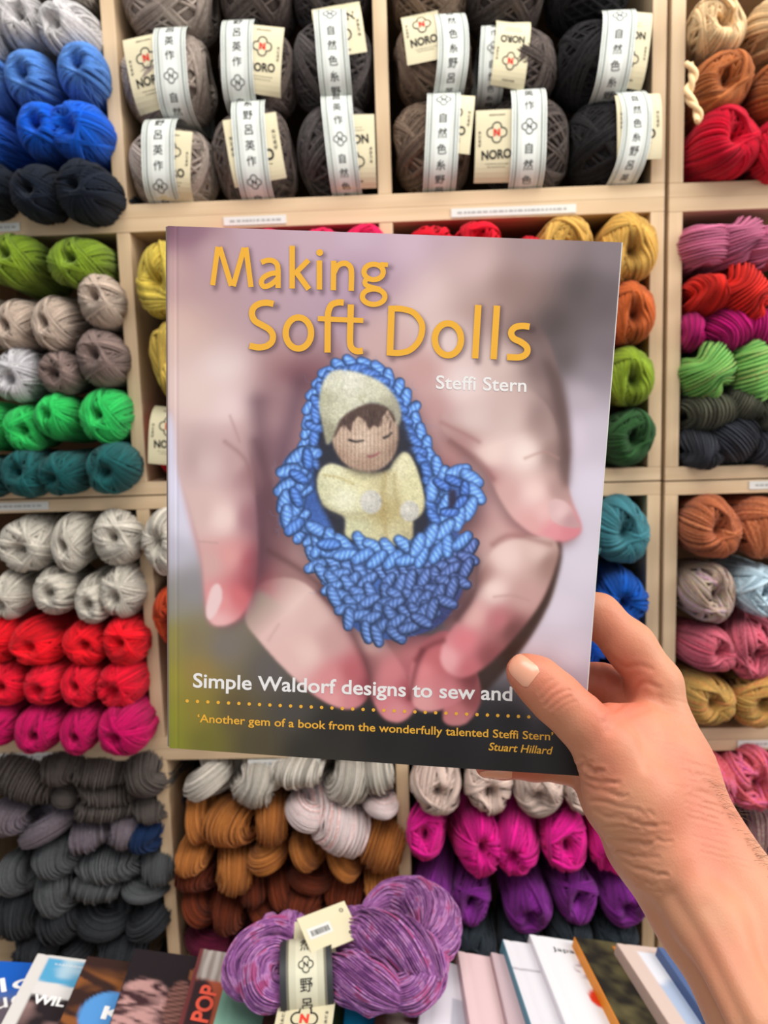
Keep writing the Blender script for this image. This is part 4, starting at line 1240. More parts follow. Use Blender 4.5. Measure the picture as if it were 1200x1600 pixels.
capf = capf * (1 + 0.09 * felt)[..., None]
paint(mask(CAP, 1.5), capf)
paint(stroke([(568, 628), (562, 622), (570, 618)], 1.6, soft=1.6), (170, 168, 130), 0.6)
# rim of the basket and the two handles, over the doll
vrow([(494, 838), (520, 846), (560, 850), (600, 856), (640, 852), (672, 842), (700, 838)], 10, 24, (112, 158, 236), 0.8, 2.0)
vrow([(500, 858), (540, 866), (590, 874), (640, 872), (690, 858), (724, 848)], 10, 24, (104, 150, 230), -0.8, 2.0)
vrow([(486, 706), (466, 712), (450, 736), (444, 776), (448, 806), (472, 820), (500, 828), (514, 842)], 10.5, 24, (106, 152, 232), 0.55, 1.0)
vrow([(480, 716), (468, 740), (464, 776)], 9, 20, (80, 122, 204), -0.6, 1.0)
vrow([(460, 822), (486, 834), (512, 850)], 10, 22, (88, 132, 214), -0.6, 1.0)
vrow([(676, 764), (698, 744), (716, 736), (736, 748), (742, 774), (730, 800), (704, 818), (678, 834), (652, 850)], 11, 25, (110, 156, 236), -0.55, 1.0)
vrow([(690, 756), (712, 752), (724, 766), (720, 784), (704, 800)], 8, 18, (78, 116, 198), 0.6, 1.0)
paint(mask([(702, 768), (712, 766), (712, 786), (702, 794)], 2), (50, 44, 66), 0.9)

bm_ = mask(HOOD, 4)
fz = blur(np.random.default_rng(4).normal(0, 1, (PH, PW)).astype(np.float32), 0.9)
canvas = canvas * (1 - bm_[..., None]) + (blur(canvas, 0.9) * (1 + 0.10 * fz)[..., None]) * bm_[..., None]
for k in range(90):                                       # stray wool hairs round the basket
    a0 = SG.uniform(0, 2 * PI); i0 = int(SG.integers(0, len(HOOD))); x, y = HOOD[i0]
    x += SG.normal(0, 8); y += SG.normal(0, 8)
    paint(stroke([(x, y), (x + 8 * math.cos(a0), y + 8 * math.sin(a0)), (x + 15 * math.cos(a0 + 0.5), y + 15 * math.sin(a0 + 0.5))], 0.3, soft=0.6), (120, 150, 214), 0.28)

# title strokes (pixel paths), their soft printed shadow goes into the picture
def _z(pts, ox, oy, k): return [(ox + x / k, oy + y / k) for x, y in pts]


def _ell(cx, cy, rx, ry, n=16): return [(cx + rx * math.cos(t), cy + ry * math.sin(t)) for t in np.linspace(0, 2 * PI, n, endpoint=False)]


TITLE = []   # (points, half width, closed, straight)
A = lambda pts, w=4.1, closed=False, straight=False: TITLE.append((_z(pts, 320, 370, 4), w, closed, straight))
A([(51, 304), (84, 64)], 4.0, False, True); A([(95, 66), (168, 308)], 4.1, False, True); A([(180, 310), (248, 70)], 4.1, False, True); A([(259, 68), (291, 316)], 4.1, False, True)
A([(355, 163), (388, 150), (425, 151), (452, 172), (460, 212), (460, 322)]); A([(462, 226), (410, 234), (368, 258), (356, 288), (372, 312), (408, 304), (440, 280), (460, 258)])
A([(548, 58), (548, 325)], 4.3, False, True); A([(650, 148), (566, 232)], 4.1, False, True); A([(574, 222), (652, 330)], 4.4, False, True)
A([(718, 150), (718, 332)], 4.3, False, True); A([(718, 99), (722, 101)], 5.3)
A([(807, 152), (805, 336)], 4.2, False, True); A([(808, 228), (832, 184), (872, 168), (906, 184), (918, 224), (916, 340)], 4.3)
A(_ell(1056, 222, 60, 48), 4.1, True); A([(1096, 174), (1146, 178)], 3.6, False, True); A([(1014, 262), (1002, 284), (1012, 306), (1060, 322), (1100, 330)], 3.9); A(_ell(1056, 376, 70, 48), 4.1, True)
A = lambda pts, w=4.9, closed=False, straight=False: TITLE.append((_z(pts, 380, 455, 5), w, closed, straight))
A([(240, 102), (190, 92), (130, 100), (84, 132), (72, 182), (94, 232), (150, 266), (206, 300), (234, 344), (226, 396), (184, 430), (120, 440), (52, 426)])
A(_ell(434, 328, 99, 121), 4.9, True)
A([(788, 92), (745, 90), (694, 108), (668, 160), (663, 230), (661, 480)]); A([(585, 216), (940, 231)], 4.0, False, True); A([(843, 106), (838, 300), (838, 410), (856, 452), (892, 470), (936, 466)])
A = lambda pts, w=5.0, closed=False, straight=False: TITLE.append((_z(pts, 595, 465, 4.8), w, closed, straight))
A([(82, 66), (69, 436)], 5.2, False, True); A([(60, 86), (150, 86), (240, 112), (300, 180), (310, 250), (284, 330), (220, 394), (140, 416), (50, 412)], 4.7)
A(_ell(503, 314, 98, 119), 5.0, True); A([(730, 57), (706, 457)], 5.1, False, True); A([(870, 62), (844, 463)], 5.1, False, True)
A([(1114, 220), (1062, 214), (1006, 224), (976, 262), (994, 306), (1052, 336), (1094, 374), (1090, 420), (1040, 448), (945, 446)])
sh = np.zeros((PH, PW), np.float32)
for pts, w, cl, st in TITLE:
    q = [(x + 4.5, y + 4.5) for x, y in pts]
    sh = np.maximum(sh, stroke(q + [q[0]] if cl else q, w, soft=0.8))
paint(blur(sh, 2.6), (52, 34, 40), 0.42)
canvas = np.clip(canvas, 0, 255)

# ---- meshes
_n = np.cross(BA2, BA1); _n /= np.linalg.norm(_n)
if _n[2] > 0:
    _n = -_n
BN = ROT @ _n                                            # towards the reader
E1 = ROT @ (BA1 / np.linalg.norm(BA1)); E2 = ROT @ (BA2 / np.linalg.norm(BA2))
BWID, BHEI = float(np.linalg.norm(BA1)), float(np.linalg.norm(BA2))
BTH = 0.0125
base = book_w(0.5, 1.0, -BTH / 2)
book = thing('book', base, 'large paperback about soft dolls held up in front of the yarn shelves', 'book')


def bl(u, v, out): return book_w(u, v, out) - base


def slab(u0, u1, v0, v1, o0, o1):
    V = np.array([bl(np.array(u), np.array(v), np.array(o)) for u in (u0, u1) for v in (v0, v1) for o in (o0, o1)])
    return MB().add(V, [[(0, 1, 3, 2), (4, 6, 7, 5), (0, 4, 5, 1), (2, 3, 7, 6), (0, 2, 6, 4), (1, 5, 7, 3)]])


MCARDW = simple('cover_card', (236, 232, 228), 0.6, 0.3, 0.01)
nu, nv = 500, 590
us = np.linspace(0, 1, nu); vs = np.linspace(0, 1, nv)
U, W = np.meshgrid(us, vs, indexing='ij')
U2 = U * 0.9975
px, py = uv_px(U2, W)
gx = np.clip(px - PX0, 0, PW - 1.01); gy = np.clip(py - PY0, 0, PH - 1.01)
ix, iy = gx.astype(int), gy.astype(int); fx, fy = (gx - ix)[..., None], (gy - iy)[..., None]
colr = (canvas[iy, ix] * (1 - fx) * (1 - fy) + canvas[iy, ix + 1] * fx * (1 - fy) + canvas[iy + 1, ix] * (1 - fx) * fy + canvas[iy + 1, ix + 1] * fx * fy) / 255.0
lincol = np.where(colr <= 0.04045, colr / 12.92, ((colr + 0.055) / 1.055) ** 2.4)
rgba = np.concatenate([lincol, np.ones(lincol.shape[:2] + (1,))], -1)
xm = U2 * BWID
out = 0.00032 - 0.0003 * np.exp(-((xm - 0.0056) / 0.0006) ** 2) - 0.003 * np.clip(1 - xm / 0.002, 0, 1) ** 2     # hinge groove, rounded spine corner
out = out + 0.0006 * np.sin(PI * U2)
Vc = bl(U2, W, out)
idx = np.arange(nu * nv).reshape(nu, nv)
q = np.stack([idx[:-1, :-1], idx[:-1, 1:], idx[1:, 1:], idx[1:, :-1]], -1).reshape(-1, 4)
MPRINT, nt, p = nmat('printed_cover')
a_ = nt.nodes.new('ShaderNodeAttribute'); a_.attribute_name = 'print'
nt.links.new(a_.outputs['Color'], p.inputs['Base Color'])
p.inputs['Roughness'].default_value = 0.42; p.inputs['Specular IOR Level'].default_value = 0.35
fcv = put('front_cover', mesh_from('front_cover', Vc.reshape(-1, 3), [q], None, rgba.reshape(-1, 4)), MPRINT, book)
part('cover_card', slab(0.014, 1.0, 0, 1, -0.0004, 0.0), MCARDW, book)
part('page_block', slab(0.014, 0.994, 0.003, 0.997, -BTH + 0.0006, -0.0006), simple('book_pages', (234, 228, 214), 0.8, 0.2, 0.04, 300), book)
part('back_cover', slab(0, 1.0, 0, 1, -BTH, -BTH + 0.0004), simple('back_cover_print', (128, 120, 112), 0.4, 0.4), book)
part('spine', slab(-0.001, 0.003, 0, 1, -BTH, -0.0014), simple('spine_print', (136, 118, 108), 0.4, 0.4), book)


def ink(mb, P, F, lift=0.0):
    u, v = px_uv(np.asarray(P, float))
    mb.add(bl(u, v, 0.00032 + 0.0006 * np.sin(PI * u) + 0.0001 + lift + 0 * u), F)


MYEL = simple('yellow_ink', (246, 182, 56), 0.4, 0.4, 0.01)
MWHT = simple('white_ink', (246, 243, 240), 0.4, 0.4, 0.01)
mb = MB()
for k, (pts, w, cl, st) in enumerate(TITLE):
    pp = np.asarray(pts, float)
    qv = spline(pp, cl, 8) if not st else pp
    if cl:
        qv = np.concatenate([qv, qv[:1]])
    d = np.gradient(qv, axis=0) if not cl else np.roll(np.concatenate([qv[:-1], qv[:1]]), -1, 0) - np.concatenate([qv[-2:-1], qv[:-1]])
    d = d / (np.linalg.norm(d, axis=1, keepdims=True) + 1e-9)
    nrm = np.stack([-d[:, 1], d[:, 0]], -1)
    n = len(qv)
    V = np.concatenate([qv + nrm * w, qv - nrm * w]); i = np.arange(n - 1)
    if len(pts) == 2 and not st:                                       # the dot of the i
        V, F = ring2(0.0, w, pts[0][0] + 0.5, pts[0][1] + 0.5, 0, 2 * PI, 24); F = [f[:, ::-1] for f in F]
        ink(mb, V, F, k * 6e-6); continue
    ink(mb, V + np.array([0, 0]), [np.stack([i, i + 1, i + 1 + n, i + n], -1)], k * 6e-6)
put('title_lettering', mb.mesh('title_lettering', False), MYEL, fcv)


def line(name, body, p0, p1, cap, mat, bold=0.0, shear=0.0, up=(0.02, -1.0)):
    """one printed line: starts at p0, ends at p1 (pixels on the cover), capital height cap"""
    V, F = glyphs(body, bold, shear)
    Vc_, _ = glyphs('H', bold, 0)
    w = V[:, 0].max() - V[:, 0].min(); hc = Vc_[:, 1].max()
    x = (V[:, 0] - V[:, 0].min()) / w; y = V[:, 1] / hc * cap
    p0, p1 = np.array(p0, float), np.array(p1, float)
    P = p0 + x[:, None] * (p1 - p0) + y[:, None] * np.array(up)
    m = MB(); ink(m, P, F)
    return put(name, m.mesh(name, False), mat, fcv)


line('author_lettering', 'Steffi Stern', (681, 607), (822, 612), 20.5, MWHT, 0.012)
line('subtitle_lettering', 'Simple Waldorf designs to sew and', (302, 1073), (800, 1094), 22, MWHT, 0.018)
line('quote_lettering', '‘Another gem of a book from the wonderfully talented Steffi Stern’', (309, 1127.5), (864, 1156), 12.5, MYEL, 0.012)
line('quote_credit_lettering', 'Stuart Hillard', (763, 1171), (863.5, 1178), 12, MYEL, 0.012, 0.22)
m = MB()
for k in range(34):
    x = 293 + 16.15 * k; y = 1094.6 + 24.6 * (k / 33.0)
    V, F = ring2(0.0, 2.7, x, y, 0, 2 * PI, 14); ink(m, V, [f[:, ::-1] for f in F])
put('dotted_rule', m.mesh('dotted_rule', False), MYEL, fcv)
# ---------------------------------------------------------------- the hand and forearm holding the book
def hc(x, y, D):
    """camera-space point (metres) at pixel x, y and depth D"""
    return np.array([(x - 600) * D / FPX, (y - 800) * D / FPX, D])


VX = 0.0016
_lo = np.array([0.025, 0.030, 0.235]); _hi = np.array([0.235, 0.345, 0.475])
_n3 = np.ceil((_hi - _lo) / VX).astype(int)
sdf = np.full(_n3, 0.05, np.float32)
_ax = [(_lo[i] + VX * np.arange(_n3[i])).astype(np.float32) for i in range(3)]


def _block(lo, hi):
    s = []
    for i in range(3):
        a = max(0, int((lo[i] - _lo[i]) / VX)); b = min(_n3[i], int((hi[i] - _lo[i]) / VX) + 2)
        s.append(slice(a, max(a, b)))
    return tuple(s)


def cone(a, b, ra, rb, k=0.006, squash=None):
    """round cone blended into the field; squash = (direction, factor) flattens it"""
    a, b = np.array(a, float), np.array(b, float)
    m = max(ra, rb) * (squash[1] if squash and squash[1] > 1 else 1) + 3 * k + 0.004
    sl = _block(np.minimum(a, b) - m, np.maximum(a, b) + m)
    if any(s.stop <= s.start for s in sl):
        return
    X, Y, Z = np.meshgrid(_ax[0][sl[0]], _ax[1][sl[1]], _ax[2][sl[2]], indexing='ij', sparse=True)
    d = b - a; L = d @ d + 1e-12
    px, py, pz = X - a[0], Y - a[1], Z - a[2]
    t = np.clip((px * d[0] + py * d[1] + pz * d[2]) / L, 0, 1)
    qx, qy, qz = px - t * d[0], py - t * d[1], pz - t * d[2]
    d2 = qx ** 2 + qy ** 2 + qz ** 2
    if squash is not None:
        n = np.array(squash[0], float); n /= np.linalg.norm(n); f = squash[1]
        h = qx * n[0] + qy * n[1] + qz * n[2]
        d2 = d2 - h * h + (h / f) ** 2
    dist = np.sqrt(d2) - (ra + (rb - ra) * t)
    if squash is not None:
        dist = dist * min(1.0, squash[1])
    old = sdf[sl]
    h = np.clip(0.5 + 0.5 * (old - dist) / k, 0, 1)
    sdf[sl] = old * (1 - h) + dist * h - k * h * (1 - h)


def chain(pts, k=0.006, squash=None):
    """pts: (x, y, depth, radius in pixels)"""
    P = [(hc(x, y, D), r * D / FPX) for x, y, D, r in pts]
    for (a, ra), (b, rb) in zip(P, P[1:]):
        cone(a, b, ra, rb, k, squash)


CAMZ = (0.15, 0.1, 1.0)
# forearm: two bones side by side, flattened, running to the lower right towards the viewer
chain([(1045, 1345, 0.378, 70), (1104, 1428, 0.366, 70), (1200, 1580, 0.335, 80), (1310, 1780, 0.300, 100)], 0.018)
chain([(1092, 1318, 0.384, 66), (1136, 1396, 0.374, 70), (1238, 1555, 0.345, 88), (1350, 1760, 0.305, 110)], 0.018)
# tendons on the inside of the wrist
chain([(1022, 1350, 0.360, 22), (1084, 1440, 0.345, 18), (1162, 1600, 0.308, 20)], 0.012)
chain([(1062, 1352, 0.353, 20), (1118, 1440, 0.340, 18), (1200, 1600, 0.303, 20)], 0.016)
# heel of the hand and palm
chain([(1060, 1330, 0.380, 76), (1030, 1240, 0.388, 70), (1010, 1150, 0.402, 46)], 0.014)
chain([(1085, 1310, 0.384, 62), (1062, 1200, 0.394, 42), (1028, 1072, 0.408, 34)], 0.014)
chain([(1050, 1300, 0.392, 60), (1010, 1180, 0.412, 44), (985, 1100, 0.425, 36)], 0.014)
chain([(1020, 1300, 0.398, 56), (975, 1215, 0.424, 44), (955, 1150, 0.434, 36)], 0.014)
chain([(1000, 1310, 0.396, 50), (960, 1250, 0.424, 40), (930, 1200, 0.436, 34)], 0.014)
# thenar mound and thumb
chain([(1020, 1310, 0.372, 66), (985, 1240, 0.372, 64), (948, 1172, 0.372, 48)], 0.012)
chain([(1040, 1200, 0.388, 48), (990, 1150, 0.386, 40), (950, 1130, 0.384, 28)], 0.012)
chain([(948, 1170, 0.372, 45), (905, 1124, 0.371, 37.5), (868, 1090, 0.3715, 38)], 0.007)
chain([(868, 1090, 0.3715, 37.5), (838, 1062, 0.373, 34), (818, 1049, 0.3745, 27)], 0.006)
# index finger: knuckle, up to its bend at the book edge, then on behind the back cover
chain([(1024, 1066, 0.408, 40), (985, 1010, 0.412, 36), (935, 962, 0.416, 33)], 0.006)
chain([(935, 962, 0.416, 33), (885, 950, 0.421, 29), (840, 955, 0.418, 25)], 0.005)
chain([(840, 955, 0.418, 25), (800, 962, 0.414, 22)], 0.005)
# middle finger
chain([(985, 1100, 0.427, 36), (940, 1072, 0.432, 33), (880, 1060, 0.432, 31)], 0.005)
chain([(880, 1060, 0.432, 31), (820, 1062, 0.428, 27), (760, 1068, 0.422, 22)], 0.004)
# ring finger
chain([(955, 1150, 0.436, 36), (890, 1135, 0.440, 31), (830, 1135, 0.438, 28), (745, 1145, 0.428, 21)], 0.004)
# little finger, its side just showing under the bottom edge of the book
chain([(930, 1205, 0.436, 34), (880, 1196, 0.438, 26), (835, 1195, 0.436, 24), (785, 1195, 0.430, 21), (760, 1197, 0.427, 18)], 0.004)


def surface_net(f, iso=0.0):
    s = f < iso
    nx, ny, nz = f.shape
    code = np.zeros((nx - 1, ny - 1, nz - 1), np.int8)
    corners = [(i, j, k) for i in (0, 1) for j in (0, 1) for k in (0, 1)]
    for i, j, k in corners:
        code += s[i:nx - 1 + i, j:ny - 1 + j, k:nz - 1 + k]
    cells = np.argwhere((code > 0) & (code < 8))
    vid = np.full(code.shape, -1, np.int64); vid[tuple(cells.T)] = np.arange(len(cells))
    acc = np.zeros((len(cells), 3)); cnt = np.zeros(len(cells))
    for a in corners:
        for ax in range(3):
            if a[ax] == 1:
                continue
            b = list(a); b[ax] = 1
            fa = f[tuple((cells + a).T)]; fb = f[tuple((cells + b).T)]
            x = (fa < iso) != (fb < iso)
            t = np.where(x, (iso - fa) / np.where(x, fb - fa, 1), 0)
            p = cells + np.array(a) * 1.0
            p = p.astype(float); p[:, ax] += t
            acc[x] += p[x]; cnt[x] += 1
    V = acc / cnt[:, None]
    F = []
    for ax in range(3):
        o = [k for k in range(3) if k != ax]
        sl0 = [slice(None)] * 3; sl1 = [slice(None)] * 3
        sl0[ax] = slice(0, -1); sl1[ax] = slice(1, None)
        e = s[tuple(sl0)] != s[tuple(sl1)]
        E = np.argwhere(e)
        E = E[(E[:, o[0]] > 0) & (E[:, o[1]] > 0) & (E[:, o[0]] < f.shape[o[0]] - 1) & (E[:, o[1]] < f.shape[o[1]] - 1)]
        q = []
        for da, db in ((0, 0), (-1, 0), (-1, -1), (0, -1)):
            c = E.copy(); c[:, o[0]] += da; c[:, o[1]] += db
            q.append(vid[tuple(c.T)])
        q = np.stack(q, -1)
        inside = s[tuple(E.T)]
        flip = inside if ax != 1 else ~inside
        q[flip] = q[flip][:, ::-1]
        F.append(q[(q >= 0).all(1)])
    return V, np.concatenate(F)


Vh, Fh = surface_net(sdf)
Vh = Vh * VX + _lo
# even out the voxel steps
for it in range(6):
    acc = np.zeros_like(Vh); cnt = np.zeros(len(Vh))
    for i in range(4):
        a, b = Fh[:, i], Fh[:, (i + 1) % 4]
        np.add.at(acc, a, Vh[b]); np.add.at(cnt, a, 1); np.add.at(acc, b, Vh[a]); np.add.at(cnt, b, 1)
    Vh = Vh + (0.5 if it % 2 == 0 else -0.52) * (acc / np.maximum(cnt, 1)[:, None] - Vh)
Wh = EYE + Vh @ ROT.T
elbow = EYE + ROT @ hc(1300, 1750, 0.303)
me = mesh_from('person', Wh - elbow, [Fh])
tmp = bpy.data.objects.new('skin_work', me); COL.objects.link(tmp)
md = tmp.modifiers.new('s', 'SUBSURF'); md.levels = 1; md.render_levels = 1
dg = bpy.context.evaluated_depsgraph_get()
me2 = bpy.data.meshes.new_from_object(tmp.evaluated_get(dg))
bpy.data.objects.remove(tmp)
N = len(me2.vertices)
co = np.zeros(N * 3); me2.vertices.foreach_get('co', co); co = co.reshape(-1, 3)
no = np.zeros(N * 3); me2.vertices.foreach_get('normal', no); no = no.reshape(-1, 3)
vol_sign = np.sign(((co - co.mean(0)) * no).sum())
if vol_sign < 0:
    me2.flip_normals(); no = -no
cs = (co + elbow - EYE) @ ROT                                   # camera space
qx, qy = 600 + FPX * cs[:, 0] / cs[:, 2], 800 + FPX * cs[:, 1] / cs[:, 2]
ncam = no @ ROT
facing = (-(ncam * cs).sum(1) / np.linalg.norm(cs, axis=1)) > 0.02
front = facing & (cs[:, 2] < 0.445)
disp = np.zeros(N); red = np.zeros(N)


def seg_dist(pts):
    q = spline(pts, False, 8) if len(pts) > 2 else np.asarray(pts, float)
    d = np.full(N, 1e9)
    for a, b in zip(q, q[1:]):
        v = b - a; L = v @ v + 1e-9
        t = np.clip(((qx - a[0]) * v[0] + (qy - a[1]) * v[1]) / L, 0, 1)
        d = np.minimum(d, np.hypot(qx - a[0] - t * v[0], qy - a[1] - t * v[1]))
    return d


def crease(pts, depth, w, sel=None):
    """skin fold: a groove with soft raised lips"""
    d = seg_dist(pts)
    m = front if sel is None else sel
    disp[:] += np.where(m, -depth * np.exp(-(d / w) ** 2) + 0.35 * depth * np.exp(-((d - 2.1 * w) / (1.2 * w)) ** 2), 0)


thumb = front & (cs[:, 2] < 0.40)
# knuckle wrinkles of the thumb
for pts, dp, w in (([(846, 1092), (858, 1080), (872, 1070), (880, 1062)], .00055, 3), ([(852, 1102), (866, 1088), (882, 1080), (890, 1078)], .0007, 3), ([(860, 1108), (876, 1096), (892, 1088)], .0006, 3), ([(840, 1082), (850, 1070), (862, 1062)], .0004, 3), ([(872, 1112), (886, 1100), (900, 1096)], .0004, 3)):
    crease(pts, dp * 0.5, w * 0.8, thumb)
# folds at the root of the thumb and across the wrist
FOLD = []
rg = np.random.default_rng(9)
base_ = [(906, 1190, 948, 1204, .0009), (908, 1206, 968, 1222, .0006), (914, 1224, 985, 1240, .0005), (922, 1246, 1020, 1262, .0004), (930, 1266, 1040, 1280, .0005), (940, 1286, 1056, 1292, .0005), (952, 1306, 1050, 1318, .0006), (962, 1326, 1046, 1340, .0006), (976, 1346, 1044, 1362, .0005), (988, 1368, 1056, 1388, .0005)]
for (x0_, y0_, x1_, y1_, dp) in base_:
    for kk in range(3):                                         # each fold is a bundle of broken fine lines
        t0, t1 = sorted(rg.uniform(0, 1, 2)) if kk else (0.0, rg.uniform(0.5, 0.9))
        if t1 - t0 < 0.25:
            t1 = min(1.0, t0 + 0.35)
        oy = rg.normal(0, 6) if kk else 0
        pts = [(x0_ + (x1_ - x0_) * t, y0_ + (y1_ - y0_) * t + oy + 7 * math.sin(2.4 * t + 0.5) + rg.normal(0, 1.6)) for t in np.linspace(t0, t1, 5)]
        FOLD.append((pts, dp * rg.uniform(0.5, 1.0), rg.uniform(2.2, 3.6)))
for f_ in FOLD:
    crease(*f_)
# palm lines
for pts, dp, w in (([(1018, 1046), (1000, 1040), (975, 1042), (950, 1022)], .0009, 4), ([(1030, 1075), (1005, 1068), (985, 1090), (950, 1118)], .0012, 4), ([(1020, 1105), (1000, 1112), (975, 1122), (945, 1128)], .0010, 5), ([(952, 1140), (975, 1128), (1000, 1150), (1010, 1200)], .0012, 7), ([(1012, 1060), (1030, 1090), (1040, 1130)], .0004, 4), ([(938, 1040), (940, 1080), (942, 1110)], .0009, 4)):
    crease(pts, dp * 0.35, w)
# tendon hollows of the forearm
for pts, dp, w in (([(1050, 1400), (1094, 1470), (1160, 1600)], .0012, 12), ([(1106, 1420), (1154, 1500), (1205, 1600)], .0008, 18)):
    crease(pts, dp, w)
for k in range(150):                                           # fine wrinkling of the outer wrist
    s_ = rg.uniform(0, 1); x = 1052 + 110 * s_ + rg.normal(0, 26); y = 1130 + 180 * s_ + rg.normal(0, 26)
    L = rg.uniform(10, 26)
    crease([(x - L, y - 0.25 * L), (x + L, y + 0.3 * L)], .00009, 2.2)
for x, y, r, a in ((820, 1045, 46, .55), (868, 1084, 36, .3), (930, 985, 70, .45), (955, 1090, 60, .75), (1000, 1060, 50, .35), (790, 1205, 80, .9), (1080, 1190, 70, .3), (1090, 1260, 90, .35), (1110, 1340, 70, .35), (940, 1215, 40, .3), (1170, 1500, 90, .25), (960, 1175, 40, .25)):
    red += a * np.exp(-((qx - x) ** 2 + (qy - y) ** 2) / r ** 2)
co2 = co + no * disp[:, None]
me2.vertices.foreach_set('co', co2.astype(np.float32).ravel())
at2 = me2.attributes.new('tint', 'FLOAT', 'POINT'); at2.data.foreach_set('value', np.clip(red, 0, 1).astype(np.float32))
me2.update(); me2.shade_smooth(); me2.name = 'person'

MSKIN, nt, p = nmat('skin')
L_ = nt.links.new
a_ = nt.nodes.new('ShaderNodeAttribute'); a_.attribute_name = 'tint'
tc = nt.nodes.new('ShaderNodeTexCoord')
nz = nt.nodes.new('ShaderNodeTexNoise'); nz.inputs['Scale'].default_value = 55; nz.inputs['Detail'].default_value = 5
L_(tc.outputs['Object'], nz.inputs['Vector'])
ad = nt.nodes.new('ShaderNodeMath'); ad.operation = 'MULTIPLY_ADD'; L_(nz.outputs['Fac'], ad.inputs[0]); ad.inputs[1].default_value = 0.5; L_(a_.outputs['Fac'], ad.inputs[2])
rp = nt.nodes.new('ShaderNodeValToRGB')
rp.color_ramp.elements[0].position = 0.1; rp.color_ramp.elements[0].color = lin((186, 136, 102))
rp.color_ramp.elements[1].position = 1.1 if False else 1.0; rp.color_ramp.elements[1].color = lin((186, 102, 78))
L_(ad.outputs[0], rp.inputs['Fac']); L_(rp.outputs['Color'], p.inputs['Base Color'])
p.inputs['Roughness'].default_value = 0.5; p.inputs['Specular IOR Level'].default_value = 0.35
p.inputs['Subsurface Weight'].default_value = 0.18; p.inputs['Subsurface Radius'].default_value = (1.0, 0.4, 0.25); p.inputs['Subsurface Scale'].default_value = 0.004
n2 = nt.nodes.new('ShaderNodeTexVoronoi'); n2.inputs['Scale'].default_value = 900
L_(tc.outputs['Object'], n2.inputs['Vector'])
bp_ = nt.nodes.new('ShaderNodeBump'); bp_.inputs['Strength'].default_value = 0.25; bp_.inputs['Distance'].default_value = 0.0003
L_(n2.outputs['Distance'], bp_.inputs['Height']); L_(bp_.outputs[0], p.inputs['Normal'])
person = put('person', me2, MSKIN)
person.location = elbow
tag(person, 'bare right hand and forearm reaching in from the right, thumb on the book cover', 'person')

# nails
from mathutils.bvhtree import BVHTree
bvh = BVHTree.FromPolygons([Vector(v) for v in co2 + elbow], [list(f.vertices) for f in me2.polygons])
MNAIL = simple('fingernail', (214, 150, 120), 0.3, 0.6, 0.05, 200)


def nail(quad, bulge=0.0004):
    """patch on the finger inside a pixel outline given as root-left, root-right, tip-right, tip-left"""
    n = 15
    a, b, c, d = [np.array(q_, float) for q_ in quad]
    V = []
    for i in range(n):
        for j in range(n):
            s_, t_ = i / (n - 1) * 2 - 1, j / (n - 1)
            s_ *= math.sqrt(max(0.05, 1 - (max(0, t_ - 0.62) / 0.42) ** 2.4)) * (1 - 0.25 * max(0, 0.16 - t_) / 0.16)
            s_ = (s_ + 1) / 2
            p_ = (a * (1 - s_) + b * s_) * (1 - t_) + (d * (1 - s_) + c * s_) * t_
            r_ = Vector(ray(p_[0], p_[1])).normalized()
            hit, nn, _, _ = bvh.ray_cast(Vector(EYE), r_)
            if hit is None:
                hit, nn = Vector(V[-1]) if V else Vector(at_depth(p_[0], p_[1], 0.375)), -r_
            if nn.dot(r_) > 0:
                nn = -nn
            e = 1 - max(abs(s_ * 2 - 1) ** 4, abs(t_ * 2 - 1) ** 6)
            V.append(tuple(hit + nn * (0.00012 + bulge * e)))
    idx = np.arange(n * n).reshape(n, n)
    q_ = np.stack([idx[:-1, :-1], idx[1:, :-1], idx[1:, 1:], idx[:-1, 1:]], -1).reshape(-1, 4)
    o = put('fingernail', mesh_from('fingernail', np.array(V) - elbow, [q_]), MNAIL, person)
    o['label'] = 'pale glossy fingernail'
    return o


nail([(822, 1077), (846, 1046), (808, 1016), (791, 1047)])
nail([(800, 1203), (800, 1217), (746, 1217), (746, 1205)], 0.0002)

# sparse hair along the outer edge of the forearm
hairs = MB()
for k in range(70):
    s_ = rg.uniform(0, 1)
    x, y = 1105 + 95 * s_ + rg.normal(0, 3), 1215 + 150 * s_ + rg.normal(0, 3)
    hit = None
    for sh_ in range(0, 26, 2):
        r_ = Vector(ray(x - sh_, y + 0.5 * sh_)).normalized()
        hit, nn, _, _ = bvh.ray_cast(Vector(EYE), r_)
        if hit is not None:
            break
    if hit is None:
        continue
    L = rg.uniform(0.003, 0.007)
    dr = Vector(ROT @ np.array([rg.uniform(0.2, 1.0), rg.uniform(-0.3, 0.9), -0.1])).normalized()
    t_ = np.linspace(0, 1, 5)[:, None]
    P = np.array(hit)[None] - elbow + t_ * np.array(nn) * L * 0.7 + t_ ** 2 * np.array(dr) * L
    hairs.tubes(P[None], np.tile([0, 0, 1.0], (1, 5, 1)), np.array([[0.00006, 0.00006, 0.00005, 0.00004, 0.00002]]), 3)
ho = part('arm_hair', hairs, simple('arm_hair', (120, 90, 66), 0.5), person, True)
ho['kind'] = 'stuff'
# ---------------------------------------------------------------- display table with the row of books
ZT = 0.800
MTAB = wood('table_oak', (150, 112, 78), (182, 142, 104), 'X')
tb = thing('display_table', (0, 0.70, 0), 'wooden display table carrying the row of books, under the bottom frame edge', 'table')
part('tabletop', MB().box((-0.62, -0.27, ZT - 0.03), (0.62, 0.015, ZT), 0.002), MTAB, tb)
for x in (-0.57, 0.57):
    for y in (-0.22, -0.03):
        part('leg', MB().box((x - 0.025, y - 0.025, 0), (x + 0.025, y + 0.025, ZT - 0.03), 0.002), MTAB, tb)

